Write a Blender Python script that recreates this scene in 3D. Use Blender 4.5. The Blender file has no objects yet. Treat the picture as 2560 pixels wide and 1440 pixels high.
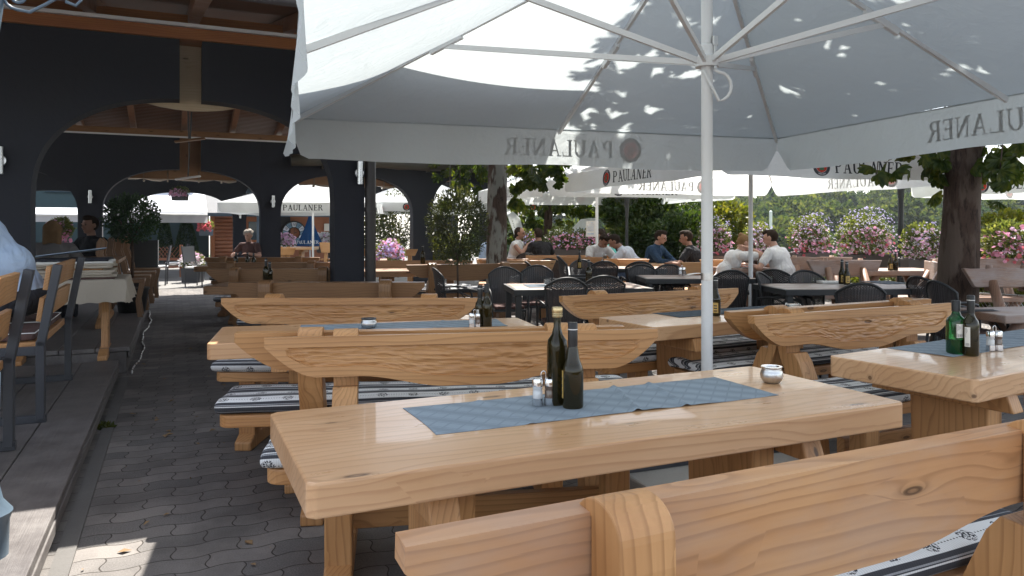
import bpy, bmesh, math, random
from mathutils import Vector, Matrix, noise
from math import sin, cos, pi, radians, sqrt, atan2
rnd = random.Random(7)
SC = bpy.context.scene
COL = SC.collection

# ------------------------------------------------------------------ camera
EYE = 1.31; FPX = 1860.0; HOR = 575.0
cam = bpy.data.cameras.new('camera'); camo = bpy.data.objects.new('camera', cam); COL.objects.link(camo)
camo.location = (0, 0, EYE); camo.rotation_euler = (radians(90), 0, 0)
cam.sensor_width = 36; cam.lens = 36*FPX/2560; cam.shift_y = -(720-HOR)/2560
cam.clip_start = .05; cam.clip_end = 600
SC.camera = camo
SC.view_settings.view_transform = 'Standard'; SC.view_settings.look = 'None'
SC.view_settings.exposure = 1.5; SC.view_settings.gamma = 1
SC.cycles.max_bounces = 8; SC.cycles.transparent_max_bounces = 12
SC.cycles.transmission_bounces = 6; SC.cycles.diffuse_bounces = 4
SC.cycles.sample_clamp_indirect = 6
SC.cycles.caustics_reflective = False; SC.cycles.caustics_refractive = False

# ------------------------------------------------------------------ light
SUN_DIR = Vector((.085, .636, 1.0)).normalized()      # towards the sun
el = math.asin(SUN_DIR.z); az = atan2(SUN_DIR.x, SUN_DIR.y)
w = bpy.data.worlds.new('World'); SC.world = w; w.use_nodes = True
nt = w.node_tree
sky = nt.nodes.new('ShaderNodeTexSky'); sky.sky_type = 'NISHITA'; sky.sun_disc = False
sky.sun_elevation = el; sky.sun_rotation = az; sky.dust_density = 1.2; sky.air_density = 1.0; sky.ozone_density = 1.0
bg = nt.nodes['Background']; bg.inputs['Strength'].default_value = .14
hs_ = nt.nodes.new('ShaderNodeHueSaturation'); hs_.inputs['Saturation'].default_value = .45; nt.links.new(sky.outputs[0], hs_.inputs['Color']); nt.links.new(hs_.outputs[0], bg.inputs['Color'])
sl = bpy.data.lights.new('sun', 'SUN'); sl.energy = 5.0; sl.angle = radians(.5); sl.color = (1, .95, .87)
so = bpy.data.objects.new('sun', sl); COL.objects.link(so)
so.rotation_euler = (-SUN_DIR).to_track_quat('-Z', 'Y').to_euler()
so.location = (0, 0, 30)

# ------------------------------------------------------------------ frames
def G(px, py, z=0.0):
    """ground-plan point seen at a pixel of the photograph, for a known height"""
    d = (EYE-z)*FPX/(py-HOR)
    return Vector(((px-1280)/FPX*d, d, z))
def R(px, d, z=0.0):
    return Vector(((px-1280)/FPX*d, d, z))
AB = radians(24.4)
def B(x, y, z=0.0):                                   # building frame -> world
    return Vector((x*cos(AB)-y*sin(AB), x*sin(AB)+y*cos(AB), z))

# ------------------------------------------------------------------ helpers
def smooth01(a, b, x):
    t = max(0, min(1, (x-a)/(b-a))); return t*t*(3-2*t)

class MB:
    def __init__(s): s.v = []; s.f = []
    def add(s, vs, fs):
        n = len(s.v); s.v += [tuple(p) for p in vs]; s.f += [tuple(i+n for i in f) for f in fs]
    def box(s, c, size, rot=None, rz=0):
        hx, hy, hz = size[0]/2, size[1]/2, size[2]/2
        P = [Vector((x, y, z)) for x in (-hx, hx) for y in (-hy, hy) for z in (-hz, hz)]
        M = rot if rot is not None else Matrix.Rotation(rz, 3, 'Z')
        P = [M @ p + Vector(c) for p in P]
        s.add(P, [(0,1,3,2), (4,6,7,5), (0,4,5,1), (2,3,7,6), (0,2,6,4), (1,5,7,3)])
        return s
    def bar(s, p0, p1, w, h, up=(0,0,1)):
        p0 = Vector(p0); p1 = Vector(p1); d = (p1-p0); L = d.length; d.normalize()
        up = Vector(up)
        if abs(d.dot(up)) > .99: up = Vector((0,1,0))
        x = d; y = up.cross(x).normalized(); z = x.cross(y)
        M = Matrix((x, y, z)).transposed()
        return s.box((p0+p1)/2, (L, w, h), rot=M)
    def tube(s, pts, rad, n=8, cap=True):
        pts = [Vector(p) for p in pts]; m = len(pts)
        if not hasattr(rad, '__len__'): rad = [rad]*m
        base = len(s.v); prev = None
        for i, p in enumerate(pts):
            d = (pts[min(i+1, m-1)]-pts[max(i-1, 0)]).normalized()
            if prev is None:
                a = Vector((0,0,1)) if abs(d.z) < .9 else Vector((1,0,0))
                x = a.cross(d).normalized()
            else:
                x = (prev - d*prev.dot(d)).normalized()
            prev = x; y = d.cross(x)
            for k in range(n):
                t = 2*pi*k/n
                s.v.append(tuple(p + (x*cos(t)+y*sin(t))*rad[i]))
        for i in range(m-1):
            for k in range(n):
                a = base+i*n+k; b = base+i*n+(k+1) % n
                s.f.append((a, b, b+n, a+n))
        if cap:
            s.f.append(tuple(base+k for k in reversed(range(n))))
            s.f.append(tuple(base+(m-1)*n+k for k in range(n)))
        return s
    def lathe(s, prof, c=(0,0,0), n=20, sx=1, sy=1):
        base = len(s.v); m = len(prof)
        for r, z in prof:
            for k in range(n):
                t = 2*pi*k/n
                s.v.append((c[0]+r*cos(t)*sx, c[1]+r*sin(t)*sy, c[2]+z))
        for i in range(m-1):
            for k in range(n):
                a = base+i*n+k; b = base+i*n+(k+1) % n
                s.f.append((a, b, b+n, a+n))
        s.f.append(tuple(base+k for k in reversed(range(n))))
        s.f.append(tuple(base+(m-1)*n+k for k in range(n)))
        return s
    def prism(s, poly, a0, a1, plane='xz'):
        def P(u, v, a):
            return {'xz': (u, a, v), 'yz': (a, u, v), 'xy': (u, v, a)}[plane]
        n = len(poly)
        vs = [P(u, v, a0) for u, v in poly]+[P(u, v, a1) for u, v in poly]
        fs = [tuple(range(n)), tuple(range(2*n-1, n-1, -1))]
        fs += [(i, (i+1) % n+0, (i+1) % n+n, i+n) for i in range(n)]
        s.add(vs, fs); return s
    def grid(s, fn, nu, nv):
        base = len(s.v)
        for j in range(nv+1):
            for i in range(nu+1):
                s.v.append(tuple(fn(i/nu, j/nv)))
        for j in range(nv):
            for i in range(nu):
                a = base+j*(nu+1)+i
                s.f.append((a, a+1, a+nu+2, a+nu+1))
        return s
    def ball(s, c, r, n=10, m=7, sc=(1,1,1)):
        pr = [(r*max(sin(pi*i/m), .02), -r*cos(pi*i/m)) for i in range(m+1)]
        b = len(s.v); s.lathe(pr, (0,0,0), n)
        for i in range(b, len(s.v)):
            v = s.v[i]; s.v[i] = (c[0]+v[0]*sc[0], c[1]+v[1]*sc[1], c[2]+v[2]*sc[2])
        return s
    def mesh(s, name, fix=True):
        me = bpy.data.meshes.new(name); me.from_pydata(s.v, [], s.f)
        if fix and len(s.f) < 30000:
            bm = bmesh.new(); bm.from_mesh(me); bmesh.ops.recalc_face_normals(bm, faces=bm.faces)
            bm.to_mesh(me); bm.free()
        return me
    def build(s, name, mat, parent=None, smooth=False, bevel=0, fix=True, auto=None, bseg=2, solid=0):
        me = s.mesh(name, fix)
        for m in (mat if isinstance(mat, (list, tuple)) else [mat]): me.materials.append(m)
        o = bpy.data.objects.new(name, me); COL.objects.link(o)
        if parent is not None: o.parent = parent
        if smooth or auto: me.polygons.foreach_set('use_smooth', [True]*len(me.polygons))
        if auto:
            for e in me.edges: pass
            md = o.modifiers.new('e', 'EDGE_SPLIT'); md.split_angle = radians(auto)
        if bevel:
            md = o.modifiers.new('b', 'BEVEL'); md.width = bevel; md.segments = bseg; md.limit_method = 'ANGLE'; md.angle_limit = radians(35)
            md.harden_normals = False
        if solid:
            md = o.modifiers.new('s', 'SOLIDIFY'); md.thickness = solid
        me.update()
        return o

def tag(o, label=None, cat=None, group=None, kind=None):
    if label: o['label'] = label
    if cat: o['category'] = cat
    if group: o['group'] = group
    if kind: o['kind'] = kind
    return o
def thing(name, label, cat, loc=(0,0,0), rz=0, group=None):
    o = bpy.data.objects.new(name, None); COL.objects.link(o)
    o.location = loc; o.rotation_euler = (0, 0, rz); o.empty_display_size = .1
    return tag(o, label, cat, group)
def kids(o): return [c for c in COL.objects if c.parent == o]
def copy_tree(o, loc=None, rz=None, label=None, scale=None, group=None, parent=None, tree=None):
    c = o.copy(); COL.objects.link(c); c.parent = parent
    for k in kids(o): copy_tree(k, parent=c)
    if loc is not None: c.location = loc
    if rz is not None: c.rotation_euler = (0, 0, rz)
    if scale is not None: c.scale = scale
    if label: c['label'] = label
    if group: c['group'] = group
    return c

# ------------------------------------------------------------------ materials
def newmat(name):
    m = bpy.data.materials.new(name); m.use_nodes = True
    t = m.node_tree; t.nodes.clear()
    out = t.nodes.new('ShaderNodeOutputMaterial')
    return m, t, out
def N(t, kind, **kw):
    n = t.nodes.new(kind)
    for k, v in kw.items():
        if k in n.inputs: n.inputs[k].default_value = v
        else: setattr(n, k, v)
    return n
def ramp(t, src, stops, interp='LINEAR'):
    r = t.nodes.new('ShaderNodeValToRGB'); r.color_ramp.interpolation = interp
    e = r.color_ramp.elements
    while len(e) > 1: e.remove(e[-1])
    e[0].position = stops[0][0]; e[0].color = tuple(stops[0][1])+(1,) if len(stops[0][1]) == 3 else stops[0][1]
    for p, c in stops[1:]:
        x = e.new(p); x.color = tuple(c)+(1,) if len(c) == 3 else c
    t.links.new(src, r.inputs[0]); return r.outputs[0]
def mixc(t, f, a, b, mode='MIX'):
    m = t.nodes.new('ShaderNodeMix'); m.data_type = 'RGBA'; m.blend_type = mode
    for s, v in ((0, f), (6, a), (7, b)):
        if hasattr(v, 'links'): t.links.new(v, m.inputs[s])
        else: m.inputs[s].default_value = v if s == 0 else (tuple(v)+(1,) if len(v) == 3 else v)
    return m.outputs[2]
def math_(t, op, a, b=0.0, c=None):
    m = t.nodes.new('ShaderNodeMath'); m.operation = op
    for i, v in enumerate((a, b) if c is None else (a, b, c)):
        if hasattr(v, 'links'): t.links.new(v, m.inputs[i])
        else: m.inputs[i].default_value = v
    return m.outputs[0]
def coords(t, scale=(1,1,1), rot=(0,0,0), rand=True, which='Object', k=7.0):
    tc = t.nodes.new('ShaderNodeTexCoord'); mp = t.nodes.new('ShaderNodeMapping')
    mp.inputs['Scale'].default_value = scale; mp.inputs['Rotation'].default_value = rot
    t.links.new(tc.outputs[which], mp.inputs[0])
    if rand:
        oi = t.nodes.new('ShaderNodeObjectInfo')
        sx = t.nodes.new('ShaderNodeVectorMath'); sx.operation = 'SCALE'; sx.inputs[0].default_value = (k*1.3, k, k*.7)
        t.links.new(oi.outputs['Random'], sx.inputs['Scale'])
        ad = t.nodes.new('ShaderNodeVectorMath'); ad.operation = 'ADD'
        t.links.new(tc.outputs[which], ad.inputs[0]); t.links.new(sx.outputs[0], ad.inputs[1])
        t.links.new(ad.outputs[0], mp.inputs[0])
    return mp.outputs[0]
def noise_(t, vec, scale, detail=3, rough=.55, dist=0):
    n = t.nodes.new('ShaderNodeTexNoise'); n.inputs['Scale'].default_value = scale
    n.inputs['Detail'].default_value = detail; n.inputs['Roughness'].default_value = rough
    n.inputs['Distortion'].default_value = dist
    t.links.new(vec, n.inputs['Vector']); return n
def bump(t, h, strength=.3, dist=.01):
    b = t.nodes.new('ShaderNodeBump'); b.inputs['Strength'].default_value = strength; b.inputs['Distance'].default_value = dist
    t.links.new(h, b.inputs['Height']); return b.outputs[0]
def princ(t, out, col, rough=.5, normal=None, metallic=0, spec=.5, coat=0):
    p = t.nodes.new('ShaderNodeBsdfPrincipled')
    for k, v in (('Base Color', col), ('Roughness', rough), ('Metallic', metallic), ('Specular IOR Level', spec), ('Coat Weight', coat)):
        if hasattr(v, 'links'): t.links.new(v, p.inputs[k])
        else: p.inputs[k].default_value = tuple(v)+(1,) if hasattr(v, '__len__') else v
    if normal is not None: t.links.new(normal, p.inputs['Normal'])
    t.links.new(p.outputs[0], out.inputs[0]); return p
def plain(name, col, rough=.5, metallic=0, spec=.5, var=.15, sc=6, bmp=0):
    m, t, out = newmat(name)
    v = coords(t)
    n = noise_(t, v, sc, 4)
    c = mixc(t, n.outputs[0], [x*(1-var) for x in col], [min(1, x*(1+var)) for x in col])
    rr = math_(t, 'MULTIPLY_ADD', n.outputs[0], .25, rough-.12)
    nrm = None
    if bmp < 0:      # soft cloth folds
        f1 = noise_(t, coords(t, (1, 1, .55)), 9, 2, .5, 1.2)
        nrm = bump(t, f1.outputs[0], -bmp, .05)
    elif bmp: nrm = bump(t, noise_(t, v, sc*12, 3).outputs[0], bmp, .004)
    princ(t, out, c, rr, nrm, metallic, spec)
    return m
def wood(name, light, mid, dark, rough=.4, axis='x', knots=1.0, grain=1.0, coat=0, planks=0, grey=0.0):
    m, t, out = newmat(name)
    st = {'x': (1, 1, 1), 'y': (1, 1, 1), 'z': (1, 1, 1)}
    rot = {'x': (0,0,0), 'y': (0,0,radians(90)), 'z': (0,radians(90),0)}[axis]
    base = coords(t, (1,1,1), rot)
    def sc(v, s):
        mp = t.nodes.new('ShaderNodeMapping'); mp.inputs['Scale'].default_value = s; t.links.new(v, mp.inputs[0]); return mp.outputs[0]
    # knots
    vk = t.nodes.new('ShaderNodeTexVoronoi'); vk.inputs['Scale'].default_value = 1.0
    t.links.new(sc(base, (3.8, 13.0, 13.0)), vk.inputs['Vector'])
    kd = vk.outputs['Distance']
    sepc = t.nodes.new('ShaderNodeSeparateColor'); t.links.new(vk.outputs['Color'], sepc.inputs[0])
    kk = math_(t, 'MULTIPLY', math_(t, 'GREATER_THAN', sepc.outputs[0], 1-.42*knots), 1.0)
    # field with rings bending round the knots
    lo = noise_(t, sc(base, (.55, 3.0, 3.0)), 1.2, 2, .5)
    push = math_(t, 'MULTIPLY', math_(t, 'POWER', 2.7183, math_(t, 'MULTIPLY', kd, -5.0)), kk)
    fld = math_(t, 'ADD', math_(t, 'MULTIPLY', lo.outputs[0], 2.6), math_(t, 'MULTIPLY', push, .9))
    sp = t.nodes.new('ShaderNodeSeparateXYZ'); t.links.new(base, sp.inputs[0])
    across = math_(t, 'ADD', math_(t, 'MULTIPLY', sp.outputs[1], 9.0), math_(t, 'MULTIPLY', sp.outputs[2], 12.0))
    ph = math_(t, 'ADD', across, fld)
    saw = math_(t, 'FRACT', math_(t, 'MULTIPLY', ph, 3.6*grain))
    ring = ramp(t, saw, [(0, (0,0,0)), (.62, (.2,.2,.2)), (.86, (1,1,1)), (.93, (.9,.9,.9)), (1, (0,0,0))])
    fib = noise_(t, sc(base, (3.0, 90, 90)), 1.0, 4, .6)
    blot = noise_(t, sc(base, (1.6, 4, 4)), 1.0, 3, .5)
    c = mixc(t, ramp(t, blot.outputs[0], [(.38, (0,0,0)), (.62, (1,1,1))]), light, mid)
    bd = t.nodes.new('ShaderNodeTexWhiteNoise'); bd.noise_dimensions = '2D'
    cbv = t.nodes.new('ShaderNodeCombineXYZ'); t.links.new(math_(t, 'FLOOR', math_(t, 'MULTIPLY', sp.outputs[1], 9.0)), cbv.inputs[0]); t.links.new(math_(t, 'FLOOR', math_(t, 'MULTIPLY', sp.outputs[2], 9.0)), cbv.inputs[1])
    t.links.new(cbv.outputs[0], bd.inputs['Vector'])
    c = mixc(t, math_(t, 'MULTIPLY', bd.outputs['Value'], .5), c, mid)
    wear = noise_(t, sc(base, (1.8, 6, 6)), 2.2, 6, .72)
    c = mixc(t, ramp(t, wear.outputs[0], [(.58, (0,0,0)), (.74, (.28,.28,.28))]), c, [x*.62+.02 for x in mid])
    c = mixc(t, math_(t, 'MULTIPLY', ring, .45), c, dark)
    c = mixc(t, math_(t, 'MULTIPLY', math_(t, 'SUBTRACT', fib.outputs[0], .35), .55), c, [x*.72 for x in mid])
    if grey:
        gn = noise_(t, sc(base, (1.2, 3, 3)), 1.5, 5, .65)
        c = mixc(t, math_(t, 'MULTIPLY', ramp(t, gn.outputs[0], [(.42, (0,0,0)), (.62, (1,1,1))]), grey), c, (.38, .36, .36))
    kn = ramp(t, kd, [(0, (.55,.55,.55)), (.05, (.6,.6,.6)), (.075, (1,1,1)), (.105, (.85,.85,.85)), (.13, (.25,.25,.25)), (.26, (0,0,0))])
    c = mixc(t, math_(t, 'MULTIPLY', math_(t, 'MULTIPLY', kn, kk), .92), c, [x*.28 for x in dark])
    h = math_(t, 'ADD', math_(t, 'MULTIPLY', fib.outputs[0], .6), math_(t, 'MULTIPLY', ring, -.35))
    scuff = noise_(t, sc(base, (5, 12, 12)), 1.0, 5, .7)
    rr = math_(t, 'MULTIPLY_ADD', scuff.outputs[0], .35, rough-.15)
    princ(t, out, c, rr, bump(t, h, .2, .0015), 0, .45, coat)
    return m
def fabric(name, col, trans=.5, tint=None, wr=.5, var=.06):
    m, t, out = newmat(name)
    v = coords(t)
    n = noise_(t, v, 1.6, 5, .6)
    c = mixc(t, n.outputs[0], [x*(1-var) for x in col], [min(1, x*(1+var)) for x in col])
    n2 = noise_(t, coords(t, (1, 1, 1)), 3.5, 3, .6, .6)
    n3 = noise_(t, coords(t, (1, 1, 1)), 16, 3, .6, 1.0)
    nb = bump(t, math_(t, 'ADD', n2.outputs[0], math_(t, 'MULTIPLY', n3.outputs[0], .16)), min(1, wr*1.5), .03)
    d = N(t, 'ShaderNodeBsdfDiffuse'); tr = N(t, 'ShaderNodeBsdfTranslucent')
    t.links.new(c, d.inputs[0]); t.links.new(nb, d.inputs['Normal'])
    tc = mixc(t, 1.0, c, tint if tint else (1,1,1), 'MULTIPLY')
    t.links.new(tc, tr.inputs[0]); t.links.new(nb, tr.inputs['Normal'])
    mx = N(t, 'ShaderNodeMixShader'); mx.inputs[0].default_value = trans
    t.links.new(d.outputs[0], mx.inputs[1]); t.links.new(tr.outputs[0], mx.inputs[2])
    t.links.new(mx.outputs[0], out.inputs[0]); return m
def leafmat(name, c1, c2, c3, trans=.45, rough=.5, sc=1.5, spec=.35):
    m, t, out = newmat(name)
    v = coords(t, rand=True)
    n = noise_(t, v, sc, 4, .7)
    n2 = noise_(t, v, sc*9, 2, .5)
    f = math_(t, 'MULTIPLY_ADD', n2.outputs[0], .5, math_(t, 'MULTIPLY', n.outputs[0], .5))
    c = ramp(t, f, [(.36, c1), (.5, c2), (.64, c3)])
    p = t.nodes.new('ShaderNodeBsdfPrincipled'); t.links.new(c, p.inputs['Base Color']); p.inputs['Roughness'].default_value = rough
    p.inputs['Specular IOR Level'].default_value = spec
    tr = N(t, 'ShaderNodeBsdfTranslucent')
    tc = mixc(t, 1.0, c, (1.9, 1.7, .55), 'MULTIPLY'); t.links.new(tc, tr.inputs[0])
    mx = N(t, 'ShaderNodeMixShader'); mx.inputs[0].default_value = trans
    t.links.new(p.outputs[0], mx.inputs[1]); t.links.new(tr.outputs[0], mx.inputs[2]); t.links.new(mx.outputs[0], out.inputs[0])
    return m
def glass(name, col, rough=.03, trans=.9):
    m, t, out = newmat(name)
    p = princ(t, out, col, rough); p.inputs['Transmission Weight'].default_value = trans; p.inputs['IOR'].default_value = 1.45
    return m

M = {}
PL, PM, PD = (.61,.335,.145), (.46,.225,.085), (.22,.09,.03)
M['pine_x'] = wood('pine along', PL, PM, PD, .36, 'x')
M['pine_z'] = wood('pine upright', PL, PM, PD, .42, 'z')
M['pine_top'] = wood('oiled pine tabletop', (.72,.455,.26), (.62,.36,.185), (.39,.18,.078), .3, 'x', .8, .8, coat=.25)
M['pine_worn'] = wood('weathered pine', (.63,.36,.175), (.50,.25,.11), (.25,.11,.042), .5, 'x', 1, 1, grey=.22)
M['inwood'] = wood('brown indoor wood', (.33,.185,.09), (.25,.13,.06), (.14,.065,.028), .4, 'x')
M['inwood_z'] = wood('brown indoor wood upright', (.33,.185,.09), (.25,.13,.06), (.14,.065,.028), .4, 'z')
M['logwood'] = wood('weathered dark log wood', (.34,.21,.14), (.25,.14,.09), (.13,.07,.045), .45, 'x', .6, 1, grey=.45)
M['logwood_z'] = wood('dark log wood upright', (.34,.2,.13), (.25,.13,.08), (.13,.07,.04), .45, 'z', .6, 1, grey=.25)
M['beam'] = wood('orange stained beam', (.46,.19,.06), (.36,.13,.04), (.2,.065,.02), .45, 'x', .5)
M['beam_y'] = wood('stained rafter wood', (.27,.13,.065), (.2,.09,.042), (.11,.045,.018), .5, 'y', .5)
M['ply'] = wood('pale plywood', (.62,.5,.34), (.55,.42,.27), (.42,.3,.17), .5, 'x', .2)
M['navy'] = plain('dark blue-grey render', (.019,.021,.030), .8, bmp=.9, var=.42, sc=1.6)
M['steel_dark'] = plain('dark grey powder-coated steel', (.045,.048,.058), .45, var=.1)
M['steel'] = plain('brushed stainless steel', (.62,.62,.62), .28, 1.0, var=.08)
M['chrome'] = plain('chrome', (.75,.75,.76), .14, 1.0, var=.03)
M['alu'] = plain('white painted aluminium', (.74,.75,.76), .35, var=.04)
M['iron'] = plain('black cast iron', (.02,.022,.024), .5, var=.2)
M['iron_blue'] = plain('grey-blue painted cast iron', (.09,.13,.17), .4, var=.15)
M['gunmetal'] = plain('brown-black drainpipe', (.03,.024,.024), .4, var=.15)
M['black'] = plain('black plastic', (.012,.012,.013), .4)
M['rubber'] = plain('rubber', (.02,.02,.02), .8)
M['white'] = plain('white paint', (.8,.8,.8), .5, var=.04)
M['paper'] = plain('paper label', (.75,.74,.7), .6, var=.05)
M['gold'] = plain('gold bottle cap', (.62,.48,.26), .3, .9, var=.1)
M['labelgold'] = plain('yellow bottle label', (.55,.36,.1), .5, var=.3, sc=60)
M['ink'] = plain('printed ink', (.02,.025,.03), .6)
M['inkwhite'] = plain('white print', (.8,.8,.8), .6)
M['inkred'] = fabric('red printed cloth', (.55,.07,.05), .6, (1,.75,.7), .1)
M['inkgreen'] = plain('green print', (.03,.12,.05), .6)
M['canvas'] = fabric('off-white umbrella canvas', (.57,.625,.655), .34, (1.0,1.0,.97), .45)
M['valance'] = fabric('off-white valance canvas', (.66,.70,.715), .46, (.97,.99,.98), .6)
M['canvas_lit'] = fabric('lit umbrella canvas', (.78,.80,.80), .48, (1,1,.98), .4)  # lighter copy of canvas: sun glare on far cloth put into its colour
M['awn'] = fabric('white awning cloth', (.72,.74,.78), .25, None, .1)
M['bluecanvas'] = fabric('blue umbrella cloth', (.03,.09,.22), .2)
M['linen'] = fabric('cream tablecloth', (.52,.46,.38), .15, None, .3)
M['soil'] = plain('soil', (.03,.02,.015), .9)
M['planter'] = plain('grey-brown planter box', (.10,.085,.08), .6, var=.1)
M['bark'] = None
def bark(name, c1, c2, c3, axis=22):
    m, t, out = newmat(name)
    v = coords(t, (axis, axis, axis*.22))
    n = noise_(t, v, 1.0, 6, .7, .6); n3 = noise_(t, coords(t, (4, 4, 1.6)), 1.0, 3, .6)
    c = ramp(t, n.outputs[0], [(.35, c1), (.5, c2)])
    c = mixc(t, ramp(t, math_(t, 'ADD', n3.outputs[0], math_(t, 'MULTIPLY', n.outputs[0], .3)), [(.66, (0,0,0)), (.72, (1,1,1))]), c, c3)
    princ(t, out, c, .85, bump(t, n.outputs[0], 1.0, .03), 0, .2); return m
M['bark'] = bark('brown bark', (.028,.018,.013), (.075,.048,.036), (.11,.08,.062))
M['bark2'] = bark('patchy lichen bark', (.035,.026,.022), (.10,.07,.055), (.27,.27,.24))
M['bark3'] = bark('slim pale bark', (.12,.09,.06), (.24,.17,.11), (.3,.24,.18))
M['chestnut'] = leafmat('chestnut leaves', (.016,.034,.008), (.035,.06,.012), (.10,.115,.022), .5)
M['olive'] = leafmat('small grey-green leaves', (.03,.045,.025), (.055,.07,.04), (.11,.12,.08), .3)
M['shrub'] = leafmat('yellow-green shrub leaves', (.035,.055,.012), (.08,.10,.02), (.16,.15,.04), .45)
M['hedge'] = leafmat('hedge leaves', (.012,.028,.010), (.025,.05,.015), (.07,.09,.025), .4)
M['forest'] = leafmat('wood crown leaves', (.014,.030,.018), (.040,.064,.030), (.115,.13,.06), .38, rough=.9, sc=.5, spec=.05)
M['forest2'] = leafmat('dark wood crown leaves', (.008,.022,.015), (.022,.045,.028), (.065,.085,.045), .35, rough=.9, sc=.5, spec=.05)
M['litter'] = plain('dry leaf bits', (.24,.15,.07), .8, var=.5, sc=20)
M['flowerleaf'] = leafmat('pale green flower foliage', (.05,.08,.03), (.11,.14,.06), (.24,.26,.14), .4)
M['thuja'] = leafmat('conifer leaves', (.012,.03,.012), (.02,.05,.018), (.04,.08,.03), .2)
def petal(name, c):
    m, t, out = newmat(name)
    d = N(t, 'ShaderNodeBsdfDiffuse'); tr = N(t, 'ShaderNodeBsdfTranslucent'); mx = N(t, 'ShaderNodeMixShader')
    v = coords(t); n = noise_(t, v, 30, 2)
    cc = mixc(t, n.outputs[0], c, [min(1, x*1.3+.05) for x in c])
    t.links.new(cc, d.inputs[0]); t.links.new(cc, tr.inputs[0]); mx.inputs[0].default_value = .5
    t.links.new(d.outputs[0], mx.inputs[1]); t.links.new(tr.outputs[0], mx.inputs[2]); t.links.new(mx.outputs[0], out.inputs[0])
    return m
M['pink'] = petal('pink petals', (.70,.32,.46)); M['red'] = petal('coral red petals', (.62,.15,.18))
M['lilac'] = petal('lilac petals', (.56,.5,.78)); M['whitep'] = petal('white petals', (.8,.76,.78))
M['palepink'] = petal('pale pink petals', (.78,.5,.66))

# paving: S-shaped interlocking stones
def paving():
    m, t, out = newmat('grey interlocking paving')
    tc = t.nodes.new('ShaderNodeTexCoord'); mp = t.nodes.new('ShaderNodeMapping'); t.links.new(tc.outputs['Object'], mp.inputs[0])
    sp = t.nodes.new('ShaderNodeSeparateXYZ'); t.links.new(mp.outputs[0], sp.inputs[0])
    x, y = sp.outputs[0], sp.outputs[1]
    wob = noise_(t, mp.outputs[0], 9, 2); 
    y2 = math_(t, 'ADD', y, math_(t, 'MULTIPLY', math_(t, 'SINE', math_(t, 'MULTIPLY', x, 2*pi/.25)), .013))
    y2 = math_(t, 'ADD', y2, math_(t, 'MULTIPLY', wob.outputs[0], .012))
    x2 = math_(t, 'ADD', x, math_(t, 'MULTIPLY', math_(t, 'SINE', math_(t, 'MULTIPLY', y, 2*pi/.13)), .010))
    x2 = math_(t, 'ADD', x2, math_(t, 'MULTIPLY', wob.outputs[0], .01))
    cb = t.nodes.new('ShaderNodeCombineXYZ'); t.links.new(x2, cb.inputs[0]); t.links.new(y2, cb.inputs[1])
    br = t.nodes.new('ShaderNodeTexBrick'); t.links.new(cb.outputs[0], br.inputs['Vector'])
    br.inputs['Scale'].default_value = 1; br.inputs['Brick Width'].default_value = .25; br.inputs['Row Height'].default_value = .13
    br.inputs['Mortar Size'].default_value = .003; br.inputs['Mortar Smooth'].default_value = .3; br.offset = .5
    br.inputs['Color1'].default_value = (0,0,0,1); br.inputs['Color2'].default_value = (1,1,1,1); br.inputs['Bias'].default_value = 0
    sp1 = noise_(t, mp.outputs[0], 160, 3, .7); sp2 = noise_(t, mp.outputs[0], 2.3, 5, .65)
    vo = t.nodes.new('ShaderNodeTexVoronoi'); vo.inputs['Scale'].default_value = 220; t.links.new(mp.outputs[0], vo.inputs['Vector'])
    c = mixc(t, br.outputs['Color'], (.085,.08,.078), (.20,.18,.165))
    c = mixc(t, math_(t, 'MULTIPLY', ramp(t, sp1.outputs[0], [(.35, (0,0,0)), (.7, (1,1,1))]), .45), c, (.34,.32,.30))
    c = mixc(t, math_(t, 'MULTIPLY', ramp(t, sp2.outputs[0], [(.4, (0,0,0)), (.65, (1,1,1))]), .65), c, (.085,.078,.074))
    c = mixc(t, math_(t, 'MULTIPLY', br.outputs['Fac'], .85), c, (.035,.028,.022))
    h = math_(t, 'ADD', math_(t, 'MULTIPLY', br.outputs['Fac'], -1.0), math_(t, 'MULTIPLY', sp1.outputs[0], .25))
    princ(t, out, c, .82, bump(t, h, .8, .006), 0, .3); return m
M['paving'] = paving()
def deckmat():
    m, t, out = newmat('weathered dark deck boards')
    v = coords(t, (1,1,1))
    n = noise_(t, coords(t, (70, 1.6, 20)), 1, 6, .7); n2 = noise_(t, v, 4, 7, .75)
    c = mixc(t, n.outputs[0], (.068,.060,.059), (.125,.112,.108))
    c = mixc(t, math_(t, 'MULTIPLY', ramp(t, n2.outputs[0], [(.4, (0,0,0)), (.62, (1,1,1))]), .55), c, (.21,.195,.185))
    princ(t, out, c, math_(t, 'MULTIPLY_ADD', n2.outputs[0], .3, .4), bump(t, math_(t, 'ADD', n.outputs[0], n2.outputs[0]), .6, .005), 0, .4); return m
M['deck'] = deckmat()
def concrete(name, a, b):
    m, t, out = newmat(name)
    v = coords(t); n = noise_(t, v, 3, 6, .7); n2 = noise_(t, v, 90, 3, .6)
    c = mixc(t, n.outputs[0], a, b); c = mixc(t, math_(t, 'MULTIPLY', n2.outputs[0], .4), c, [x*.6 for x in a])
    princ(t, out, c, .85, bump(t, n2.outputs[0], .4, .004), 0, .3); return m
M['concrete'] = concrete('concrete', (.16,.155,.15), (.26,.25,.24)); M['gravel'] = concrete('dirty gravel', (.10,.095,.09), (.2,.19,.18))
M['grass'] = concrete('meadow grass', (.06,.10,.02), (.12,.15,.04))
M['ballast'] = concrete('washed aggregate slab', (.38,.37,.35), (.5,.48,.46))

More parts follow.
